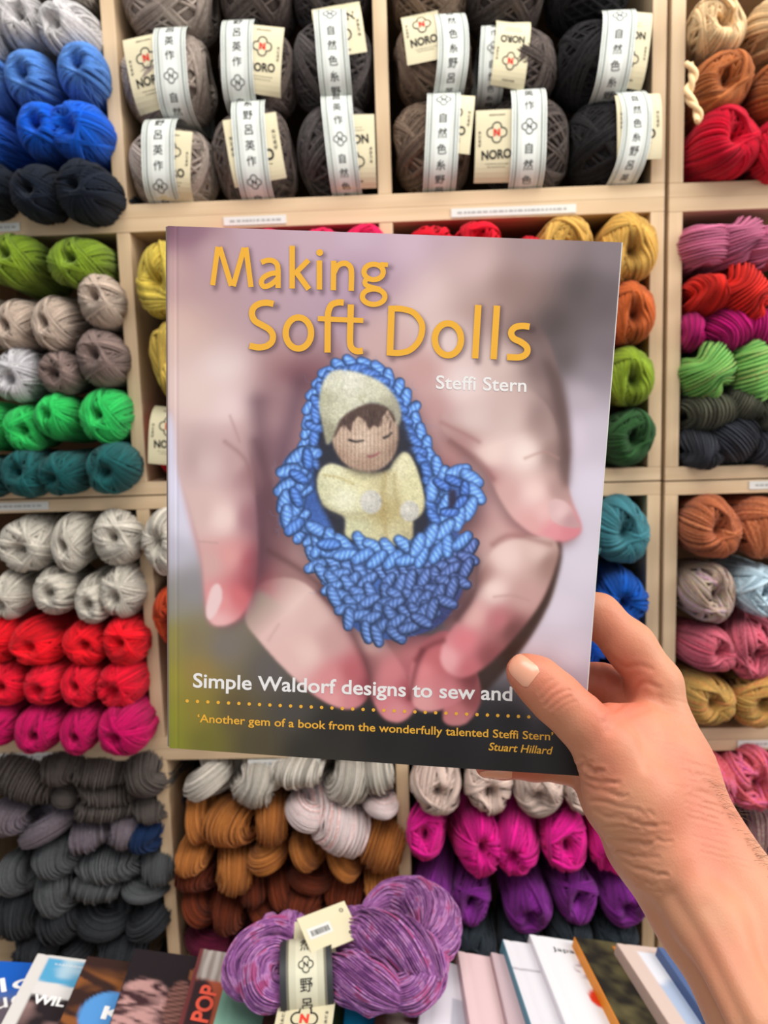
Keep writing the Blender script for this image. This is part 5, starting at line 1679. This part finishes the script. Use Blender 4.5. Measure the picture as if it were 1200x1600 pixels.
MPAGE = simple('page_edges', (236, 230, 218), 0.8, 0.2, 0.05, 400)
MPRT, nt, p = nmat('printed_jacket')
a_ = nt.nodes.new('ShaderNodeAttribute'); a_.attribute_name = 'print'
nt.links.new(a_.outputs['Color'], p.inputs['Base Color']); p.inputs['Roughness'].default_value = 0.4; p.inputs['Specular IOR Level'].default_value = 0.35


def rgb(c): return np.array(lin(c)[:3])


def mixp(a, b, t):
    t = np.clip(t, 0, 1)[..., None]
    return a * (1 - t) + b * t


def hsh(x, y):
    s_ = np.sin(x * 127.1 + y * 311.7) * 43758.5453
    return s_ - np.floor(s_)


def vnoise(x, y):
    xi, yi = np.floor(x), np.floor(y); fx_, fy_ = x - xi, y - yi
    fx_, fy_ = fx_ * fx_ * (3 - 2 * fx_), fy_ * fy_ * (3 - 2 * fy_)
    return (hsh(xi, yi) * (1 - fx_) + hsh(xi + 1, yi) * fx_) * (1 - fy_) + (hsh(xi, yi + 1) * (1 - fx_) + hsh(xi + 1, yi + 1) * fx_) * fy_


def shop_book(top, bot, label, th, cover, spine, W=0.185, L=0.245, roll=14.0, z=None, words=(), hard=True, group='books on the display table'):
    """book lying with its spine edge along the pixel line top -> bot, its right side lower (each leans on the next)"""
    z = ZT + math.sin(math.radians(roll)) * W + th if z is None else z
    A_, B_ = at_z(top[0], top[1], z), at_z(bot[0], bot[1], z)
    ey = (B_ - A_); ey[2] = 0; ey /= np.linalg.norm(ey)             # towards the reader
    ex = np.cross(np.array([0, 0, 1.0]), ey); 
    if ex[0] < 0: ex = -ex
    up = np.array([0, 0, 1.0])
    c_, s_ = math.cos(math.radians(roll)), math.sin(math.radians(roll))
    exr = ex * c_ - up * s_; nr = up * c_ + ex * s_
    t = thing('book', A_ + ey * L / 2 + exr * W / 2 - nr * th, label, 'book', group)
    base = np.array(t.location)

    def w(x, y, n): return A_ + np.asarray(x)[..., None] * exr + np.asarray(y)[..., None] * ey + np.asarray(n)[..., None] * nr - base

    def bxx(x0, x1, y0, y1, n0, n1):
        V = np.array([w(np.array(x), np.array(y), np.array(n)) for x in (x0, x1) for y in (y0, y1) for n in (n0, n1)])
        return MB().add(V, [[(0, 1, 3, 2), (4, 6, 7, 5), (0, 4, 5, 1), (2, 3, 7, 6), (0, 2, 6, 4), (1, 5, 7, 3)]])
    bd = 0.0022 if hard else 0.0005
    gx_, gy_ = np.linspace(0, W, 70), np.linspace(0, L, 90)
    X, Y = np.meshgrid(gx_, gy_, indexing='ij')
    colr_ = cover(X, Y) * 0.82
    idx = np.arange(X.size).reshape(X.shape)
    q_ = np.stack([idx[:-1, :-1], idx[1:, :-1], idx[1:, 1:], idx[:-1, 1:]], -1).reshape(-1, 4)
    groove = -0.0008 * np.exp(-((X - 0.009) / 0.0016) ** 2) if hard else 0 * X
    side = simple('cover_edge', spine, 0.5, 0.35, 0.03)
    fc = put('front_cover', mesh_from('front_cover', w(X, Y, 0.0001 + groove).reshape(-1, 3), [q_], None, np.concatenate([colr_, np.ones(X.shape + (1,))], -1).reshape(-1, 4)), MPRT, t)
    part('cover_board', bxx(0, W, 0, L, -bd, -0.0008 if hard else 0), side, t)
    part('back_cover', bxx(0, W, 0, L, -th, -th + bd), side, t)
    part('spine', bxx(-0.0006, 0.002, 0, L, -th, -0.0002), side, t)
    i_ = 0.004 if hard else 0.0006
    part('pages', bxx(0.002, W - i_, i_, L - i_, -th + bd, -bd), MPAGE, t)
    for body, x, y, h, mat, bold, rot, width in words:
        m = MB(); flatword(m, lambda V: w(V[:, 0], -V[:, 1], np.full(len(V), 0.0005)), body, x, -y, h, bold, rot, width)
        part('cover_lettering', m, mat, fc)
    return t


def flat(c): return lambda X, Y: np.broadcast_to(rgb(c), X.shape + (3,)).copy()


def blob(X, Y, cx, cy, rx, ry, soft=0.15):
    return np.clip((1 - ((X - cx) / rx) ** 2 - ((Y - cy) / ry) ** 2) / soft, 0, 1)


def cv_blue(X, Y):
    c = np.broadcast_to(rgb((22, 100, 200)), X.shape + (3,)).copy()
    c = mixp(c, rgb((96, 120, 170)), (Y - 0.035) / 0.02); c = mixp(c, rgb((110, 100, 110)), (Y - 0.055 + 0.01 * vnoise(X * 60, Y * 60)) / 0.008)
    return c


def cv_wil(X, Y):
    c = np.broadcast_to(rgb((232, 228, 222)), X.shape + (3,)).copy()
    sky = mixp(np.broadcast_to(rgb((92, 176, 218)), X.shape + (3,)), rgb((196, 222, 234)), (vnoise(X * 60, Y * 110) - 0.5) * 3)
    snow = rgb((236, 232, 228)); dark = mixp(np.broadcast_to(rgb((40, 36, 40)), X.shape + (3,)), rgb((150, 120, 116)), (vnoise(X * 70, Y * 90) - 0.6) * 4)
    pic = mixp(sky, snow, (Y - 0.034 - 0.006 * vnoise(X * 40, 0 * Y)) / 0.002)
    pic = mixp(pic, dark, (Y - 0.050 - 0.010 * vnoise(X * 60, 0 * Y + 3)) / 0.002)
    inn = ((X > 0.012) & (Y > 0.004)).astype(float)
    return mixp(c, pic, inn)


def cv_ki(X, Y):
    n = vnoise(X * 90 + 2 * np.sin(Y * 120), Y * 70)
    c = mixp(np.broadcast_to(rgb((58, 40, 36)), X.shape + (3,)), rgb((150, 92, 50)), (n - 0.45) * 3 * np.clip((Y - 0.012) * 60, 0, 1))
    c = mixp(c, rgb((92, 160, 226)), blob(X, Y, 0.040, 0.072, 0.028, 0.030))
    return c


def cv_knit(X, Y):
    c = np.broadcast_to(rgb((38, 34, 38)), X.shape + (3,)).copy()
    cab = vnoise(X * 130 + 3 * np.sin(Y * 160), Y * 150)
    k = mixp(np.broadcast_to(rgb((70, 46, 50)), X.shape + (3,)), rgb((204, 156, 150)), (cab - 0.35) * 3)
    c = mixp(c, k, blob(X, Y, 0.022, 0.078, 0.030, 0.042, 0.3))
    r = 0.5 + 0.5 * np.sin(Y * 900 + X * 300)
    c = mixp(c, mixp(np.broadcast_to(rgb((70, 46, 44)), X.shape + (3,)), rgb((160, 112, 102)), r), blob(X, Y, 0.056, 0.070, 0.014, 0.036, 0.3))
    return mixp(c, rgb((150, 92, 62)), blob(X, Y, 0.070, 0.028, 0.011, 0.012))


def cv_pop(X, Y):
    s_ = 0.5 + 0.5 * np.sin(X * 700 + 2 * vnoise(X * 40, Y * 40))
    c = mixp(np.broadcast_to(rgb((150, 136, 128)), X.shape + (3,)), rgb((214, 204, 196)), s_ * 0.8)
    c = mixp(c, rgb((182, 92, 66)), (Y - 0.040) / 0.004)
    c = mixp(c, rgb((58, 42, 46)), blob(X, Y, 0.010, 0.085, 0.018, 0.046, 0.2))
    return mixp(c, rgb((120, 60, 60)), (0.004 - X) / 0.001)


def cv_window(c0, c1, x0, y0, x1, y1, c2=None):
    def f(X, Y):
        c = np.broadcast_to(rgb(c0), X.shape + (3,)).copy()
        inn = ((X > x0) & (X < x1) & (Y > y0) & (Y < y1)).astype(float)
        pic = np.broadcast_to(rgb(c1), X.shape + (3,))
        if c2:
            pic = mixp(pic, rgb(c2), (Y - y0 - 0.4 * (y1 - y0) + 0.02 * (vnoise(X * 60, Y * 60) - 0.5)) / 0.006)
        return mixp(c, pic, inn)
    return f


def cv_japan(X, Y):
    c = np.broadcast_to(rgb((238, 236, 238)), X.shape + (3,)).copy()
    c = mixp(c, rgb((170, 150, 160)), blob(X, Y, 0.046, 0.045, 0.013, 0.014, 0.6) * (vnoise(X * 260, Y * 260) > 0.45))
    return mixp(c, rgb((226, 60, 30)), blob(X, Y, 0.047, 0.082, 0.012, 0.013, 0.3))


def cv_dark(X, Y):
    n = vnoise(X * 60, Y * 60) * 0.6 + vnoise(X * 150, Y * 150) * 0.4
    c = mixp(np.broadcast_to(rgb((30, 30, 26)), X.shape + (3,)), rgb((104, 96, 62)), (n - 0.35) * 1.6)
    return mixp(c, rgb((222, 130, 30)), ((X > 0.038) & (X < 0.044) & (Y > 0.008) & (Y < 0.026)).astype(float))


def cv_teal(X, Y):
    c = np.broadcast_to(rgb((232, 228, 232)), X.shape + (3,)).copy()
    return mixp(c, rgb((180, 172, 180)), ((Y > 0.040) & (Y < 0.0418)).astype(float))


def cv_brown(X, Y):
    return mixp(np.broadcast_to(rgb((86, 56, 48)), X.shape + (3,)), rgb((206, 190, 176)), (vnoise(X * 90, Y * 120) - 0.4) * 3)


WI, BI, RI = MWHT, MBLACK, simple('coral_ink', (232, 92, 70), 0.5)
shop_book((-36, 1500), (-82, 1600), 'blue book with white script lettering at the left frame edge', 0.012, cv_blue, (30, 70, 140), W=0.185,
          words=[('lc', 0.046, 0.030, 0.020, WI, 0.0, 0.35, 0.030), ('ue', 0.046, 0.056, 0.014, WI, 0.0, 0.35, 0.030)])
shop_book((60, 1490), (3, 1600), 'white bordered book of a snowy mountain under blue sky', 0.013, cv_wil, (226, 222, 216), words=[('WIL', 0.031, 0.060, 0.012, WI, 0.03, 0.0, 0.030), ('KNITWEAR', 0.036, 0.012, 0.0025, WI, 0.0, 0.0, 0.03)])
shop_book((138, 1494), (92, 1600), 'dark brown book with a sky blue shape and KI lettering', 0.012, cv_ki, (60, 44, 40), hard=False, words=[('KI', 0.047, 0.070, 0.016, WI, 0.03, 0.0, 0.026)])
shop_book((212, 1482), (172, 1600), 'dark book with pink cable knits on its cover', 0.012, cv_knit, (40, 36, 40), hard=False)
shop_book((314, 1482), (280, 1600), 'grey and rust book with coral POP lettering', 0.014, cv_pop, (120, 62, 62), W=0.16, words=[('POP', 0.018, 0.072, 0.017, RI, 0.03, PI / 2 - 0.05, 0.046)])
shop_book((370, 1468), (334, 1600), 'mint green book under the purple hank', 0.013, flat((140, 186, 164)), (128, 140, 128))
shop_book((436, 1484), (410, 1600), 'grey patterned book under the purple hank', 0.011, cv_brown, (90, 88, 86))
shop_book((520, 1490), (512, 1600), 'dark green book under the purple hank', 0.011, flat((52, 74, 48)), (46, 66, 44))
shop_book((544, 1492), (538, 1600), 'cyan blue book under the purple hank', 0.010, flat((20, 148, 200)), (24, 120, 170))
shop_book((592, 1494), (588, 1600), 'brown and cream patterned book under the purple hank', 0.011, cv_brown, (110, 70, 60))
shop_book((668, 1494), (655, 1600), 'white book with a small grey square, right of the purple hank', 0.012, cv_window((236, 230, 236), (196, 194, 204), 0.027, 0.045, 0.048, 0.085), (226, 220, 226), words=[('nec', 0.030, 0.088, 0.006, BI, 0.0, 0.1, 0.016)])
shop_book((716, 1486), (735, 1600), 'plain blush pink book right of the white one', 0.012, flat((232, 200, 200)), (214, 182, 184))
shop_book((768, 1488), (794, 1600), 'mauve book left of the teal spine', 0.010, flat((206, 180, 184)), (190, 164, 168))
shop_book((786, 1468), (830, 1600), 'white book with a teal spine', 0.014, cv_teal, (92, 146, 164))
shop_book((828, 1460), (884, 1600), 'white hardback with a red dot on its cover', 0.013, cv_japan, (226, 222, 226), words=[('Japan', 0.034, 0.019, 0.008, BI, 0.0, 0.0, 0.030)])
shop_book((898, 1464), (968, 1600), 'dark mossy book with an orange spine', 0.013, cv_dark, (226, 140, 36), hard=False, words=[('knits', 0.048, 0.034, 0.005, WI, 0.0, 0.0, 0.022), ('fauna', 0.050, 0.041, 0.005, WI, 0.0, 0.0, 0.022), ('felt', 0.052, 0.049, 0.005, WI, 0.0, 0.0, 0.020)][:0])
shop_book((964, 1474), (1046, 1600), 'beige pink hardback with a pale framed picture', 0.015, cv_window((220, 196, 184), (230, 230, 236), 0.018, 0.010, 0.070, 0.110, (176, 190, 214)), (202, 172, 158))
shop_book((1028, 1480), (1110, 1600), 'slate blue hardback nearest the forearm', 0.015, cv_window((84, 106, 148), (236, 238, 240), 0.016, 0.030, 0.08, 0.16, (180, 166, 130)), (70, 90, 132), words=[('SCA', 0.030, 0.012, 0.008, WI, 0.01, 0.0, 0.032), ('FOLK', 0.032, 0.022, 0.008, WI, 0.01, 0.0, 0.034)])

# ---------------------------------------------------------------- the purple hank lying on the books
ZB = ZT + 0.066


def hank_path(pts):
    """pixel path with heights above the books -> smooth world curve"""
    P = np.array([at_z(x, y, ZB + h) for x, y, h in pts])
    return spline(P, False, 12)


def spline3(P, n=12):
    P = np.asarray(P, float); out = []
    for i in range(len(P) - 1):
        a, b, c, d = P[max(i - 1, 0)], P[i], P[i + 1], P[min(i + 2, len(P) - 1)]
        t = np.linspace(0, 1, n, endpoint=False)[:, None]
        out.append(0.5 * (2 * b + (c - a) * t + (2 * a - 5 * b + 4 * c - d) * t ** 2 + (3 * b - a - 3 * c + d) * t ** 3))
    return np.concatenate(out + [P[-1:]])


PUR = yarn_mat('purple hank', [(112, 58, 118), (164, 100, 158), (136, 78, 142), (186, 130, 182), (164, 72, 122)], 0.5, 60)
cx = at_z(530, 1500, ZB)
hank = thing('yarn_hank', (cx[0], cx[1], ZB), 'twisted purple hand dyed yarn hank with paper band lying on the books', 'yarn')
HB = np.array(hank.location)


def lobe(pts, rads, seed, J=66, tw=3.0, name='yarn'):
    P = np.array([at_z(x, y, ZB + h) for x, y, h in pts]) - HB
    cl = spline3(P); n = len(cl)
    rr = np.interp(np.linspace(0, 1, n), np.linspace(0, 1, len(rads)), rads)
    Tn = np.gradient(cl, axis=0); Tn /= np.linalg.norm(Tn, axis=1, keepdims=True)
    X = np.zeros((n, 3)); x = np.cross(Tn[0], [0, 0, 1.0]); x /= np.linalg.norm(x)
    for i in range(n):
        x = x - Tn[i] * (x @ Tn[i]); x /= np.linalg.norm(x); X[i] = x
    return strands_along(cl, X, np.cross(Tn, X), rr, rr, J, 0.00085, tw=tw, seed=seed, wav=0.05)


m = lobe([(572, 1436, .026), (606, 1410, .030), (650, 1410, .032), (682, 1438, .030), (682, 1474, .026), (654, 1494, .022)], [.009, .019, .024, .024, .019, .010], 1, tw=2.0)
strA = [lobe([(494, 1490, .022), (530, 1474, .034), (572, 1464, .040), (616, 1476, .042), (658, 1502, .034), (686, 1532, .022)], [.006, .014, .023, .026, .023, .010], 2),
        lobe([(470, 1526, .016), (506, 1522, .020), (546, 1528, .026), (590, 1543, .026), (630, 1560, .016)], [.007, .015, .022, .021, .008], 3, tw=2.0),
        lobe([(606, 1540, .018), (642, 1548, .020), (668, 1524, .022), (684, 1496, .020)], [.012, .018, .017, .010], 4, tw=-2.0),
        lobe([(590, 1448, .026), (552, 1446, .026), (512, 1452, .024)], [.014, .017, .012], 5),
        lobe([(506, 1476, .020), (474, 1466, .026), (434, 1464, .028), (398, 1488, .028), (378, 1522, .024), (390, 1548, .020)], [.006, .013, .018, .020, .018, .010], 6, tw=2.0),
        lobe([(500, 1506, .020), (462, 1496, .030), (428, 1496, .034), (406, 1518, .032), (414, 1548, .024), (450, 1550, .018), (490, 1536, .014)], [.006, .013, .017, .019, .017, .012, .006], 7, tw=2.0),
        lobe([(470, 1468, .030), (458, 1448, .032), (446, 1438, .030)], [.010, .013, .009], 8),
        lobe([(436, 1464, .028), (426, 1448, .030), (422, 1436, .028)], [.009, .010, .006], 9)]
for s_ in strA:
    off = m.n
    for V, T_ in zip(s_.V, s_.T):
        m.V.append(V); m.T.append(T_)
    for f in s_.F:
        m.F.append(f + off)
    m.n += s_.n
put('yarn', m.mesh('yarn'), PUR, hank)
# paper band round the neck of the hank
MHB = bandmat('hank_band', (208, 202, 176), (110, 106, 90), (40, 40, 44))
bc = at_z(480, 1520, ZB + 0.022) - HB
bx_ = at_z(520, 1512, ZB + 0.020) - at_z(440, 1520, ZB + 0.020); bx_ /= np.linalg.norm(bx_)
byy = np.cross([0, 0, 1.0], bx_); byy /= np.linalg.norm(byy)
if byy[1] > 0:
    byy = -byy                                                   # towards the reader
wB = 0.047


def hb(V, lift=0.0):
    V = np.asarray(V, float)
    th = V[:, 1] / 0.029
    r1, r2 = 0.0325 + lift, 0.0300 + lift
    return bc + V[:, :1] * bx_ + (r1 * np.sign(np.sin(th)) * np.abs(np.sin(th)) ** 0.8)[:, None] * -byy + (r2 * np.cos(th))[:, None] * np.array([0, 0, 1.0]) + 0.006 * byy


nu, nv = 29, 60
u = np.linspace(-wB / 2, wB / 2, nu); v = np.linspace(-PI, PI, nv) * 0.027
G = np.stack(np.meshgrid(u, v, indexing='ij'), -1).reshape(-1, 2)
idx = np.arange(nu * nv).reshape(nu, nv)
qb = np.stack([idx[:-1, :-1], idx[1:, :-1], idx[1:, 1:], idx[:-1, 1:]], -1).reshape(-1, 4)
bnd = put('paper_band', mesh_from('paper_band', hb(G), [qb], np.repeat(np.linspace(0, 1, nu), nv)), MHB, hank)
m = MB(); hf = lambda V: hb(np.asarray(V), 0.0005)
emblem(m, hf, 0, -0.014, 0.0085, True)
for k, ch in enumerate('野呂英'):
    flatword(m, hf, ch, 0, -0.030 - 0.0155 * k, 0.0105, 0.004)
flatword(m, hf, '然', 0, 0.003, 0.0105, 0.004)
part('band_lettering', m, MBLACK, bnd)


def hang_card(px, h, w_, hh, yaw, tilt, words, name='card', tiltx=0.0):
    c0 = at_z(px[0], px[1], ZB + h) - HB
    R = (Matrix.Rotation(yaw, 3, 'Z') @ Matrix.Rotation(tilt, 3, 'X') @ Matrix.Rotation(tiltx, 3, 'Y'))
    o = part(name, MB().box((-w_ / 2, -hh / 2, -0.0006), (w_ / 2, hh / 2, 0.0006)), MCARD, hank)
    o.location = c0; o.rotation_euler = R.to_euler()
    f = lambda V: np.concatenate([np.asarray(V), np.full((len(V), 1), 0.0009)], 1)
    words(o, f, w_, hh)
    return o


def w_back(o, f, w_, hh):
    part('barcode_sticker', MB().box((-w_ * 0.42, -hh * 0.12, 0.0006), (w_ * 0.05, hh * 0.16, 0.0008)), MPAPER, o)
    m = MB(); x = -w_ * 0.36
    while x < -w_ * 0.01:
        d = rnd.uniform(0.0004, 0.0012); V = np.array([[x, -hh * 0.06], [x + d, -hh * 0.06], [x + d, hh * 0.08], [x, hh * 0.08]]); m.add(f(V), [[(0, 1, 2, 3)]]); x += d + rnd.uniform(0.0004, 0.001)
    V, F = ring2(0.0012, 0.002, w_ * 0.36, hh * 0.30); m.add(f(V), F); V, F = ring2(0.0006, 0.0016, w_ * 0.34, -hh * 0.3); m.add(f(V), F)
    part('card_lettering', m, MBLACK, o)


def w_front(o, f, w_, hh):
    m = MB(); emblem(m, f, 0, hh * 0.2, w_ * 0.3, False); flatword(m, f, 'NORO', 0, -hh * 0.12, w_ * 0.2, 0.035, 0.05, w_ * 0.7)
    for sx in (-0.38, 0.38):
        flatword(m, f, '毛糸だま', sx * w_, hh * 0.2, w_ * 0.06, 0.01, PI / 2, w_ * 0.3)
    part('card_lettering', m, MBLACK, o)
    m = MB(); flatword(m, f, 'N', 0, hh * 0.2, w_ * 0.17, 0.06); part('red_letter', m, MRED, o)


hang_card((514, 1450), 0.058, 0.050, 0.038, 0.55, 0.45, w_back)
hang_card((492, 1468), 0.045, 0.040, 0.034, 0.05, 0.5, lambda *a: None, 'folded_card')
hang_card((472, 1614), 0.012, 0.050, 0.060, -0.05, 0.25, w_front)
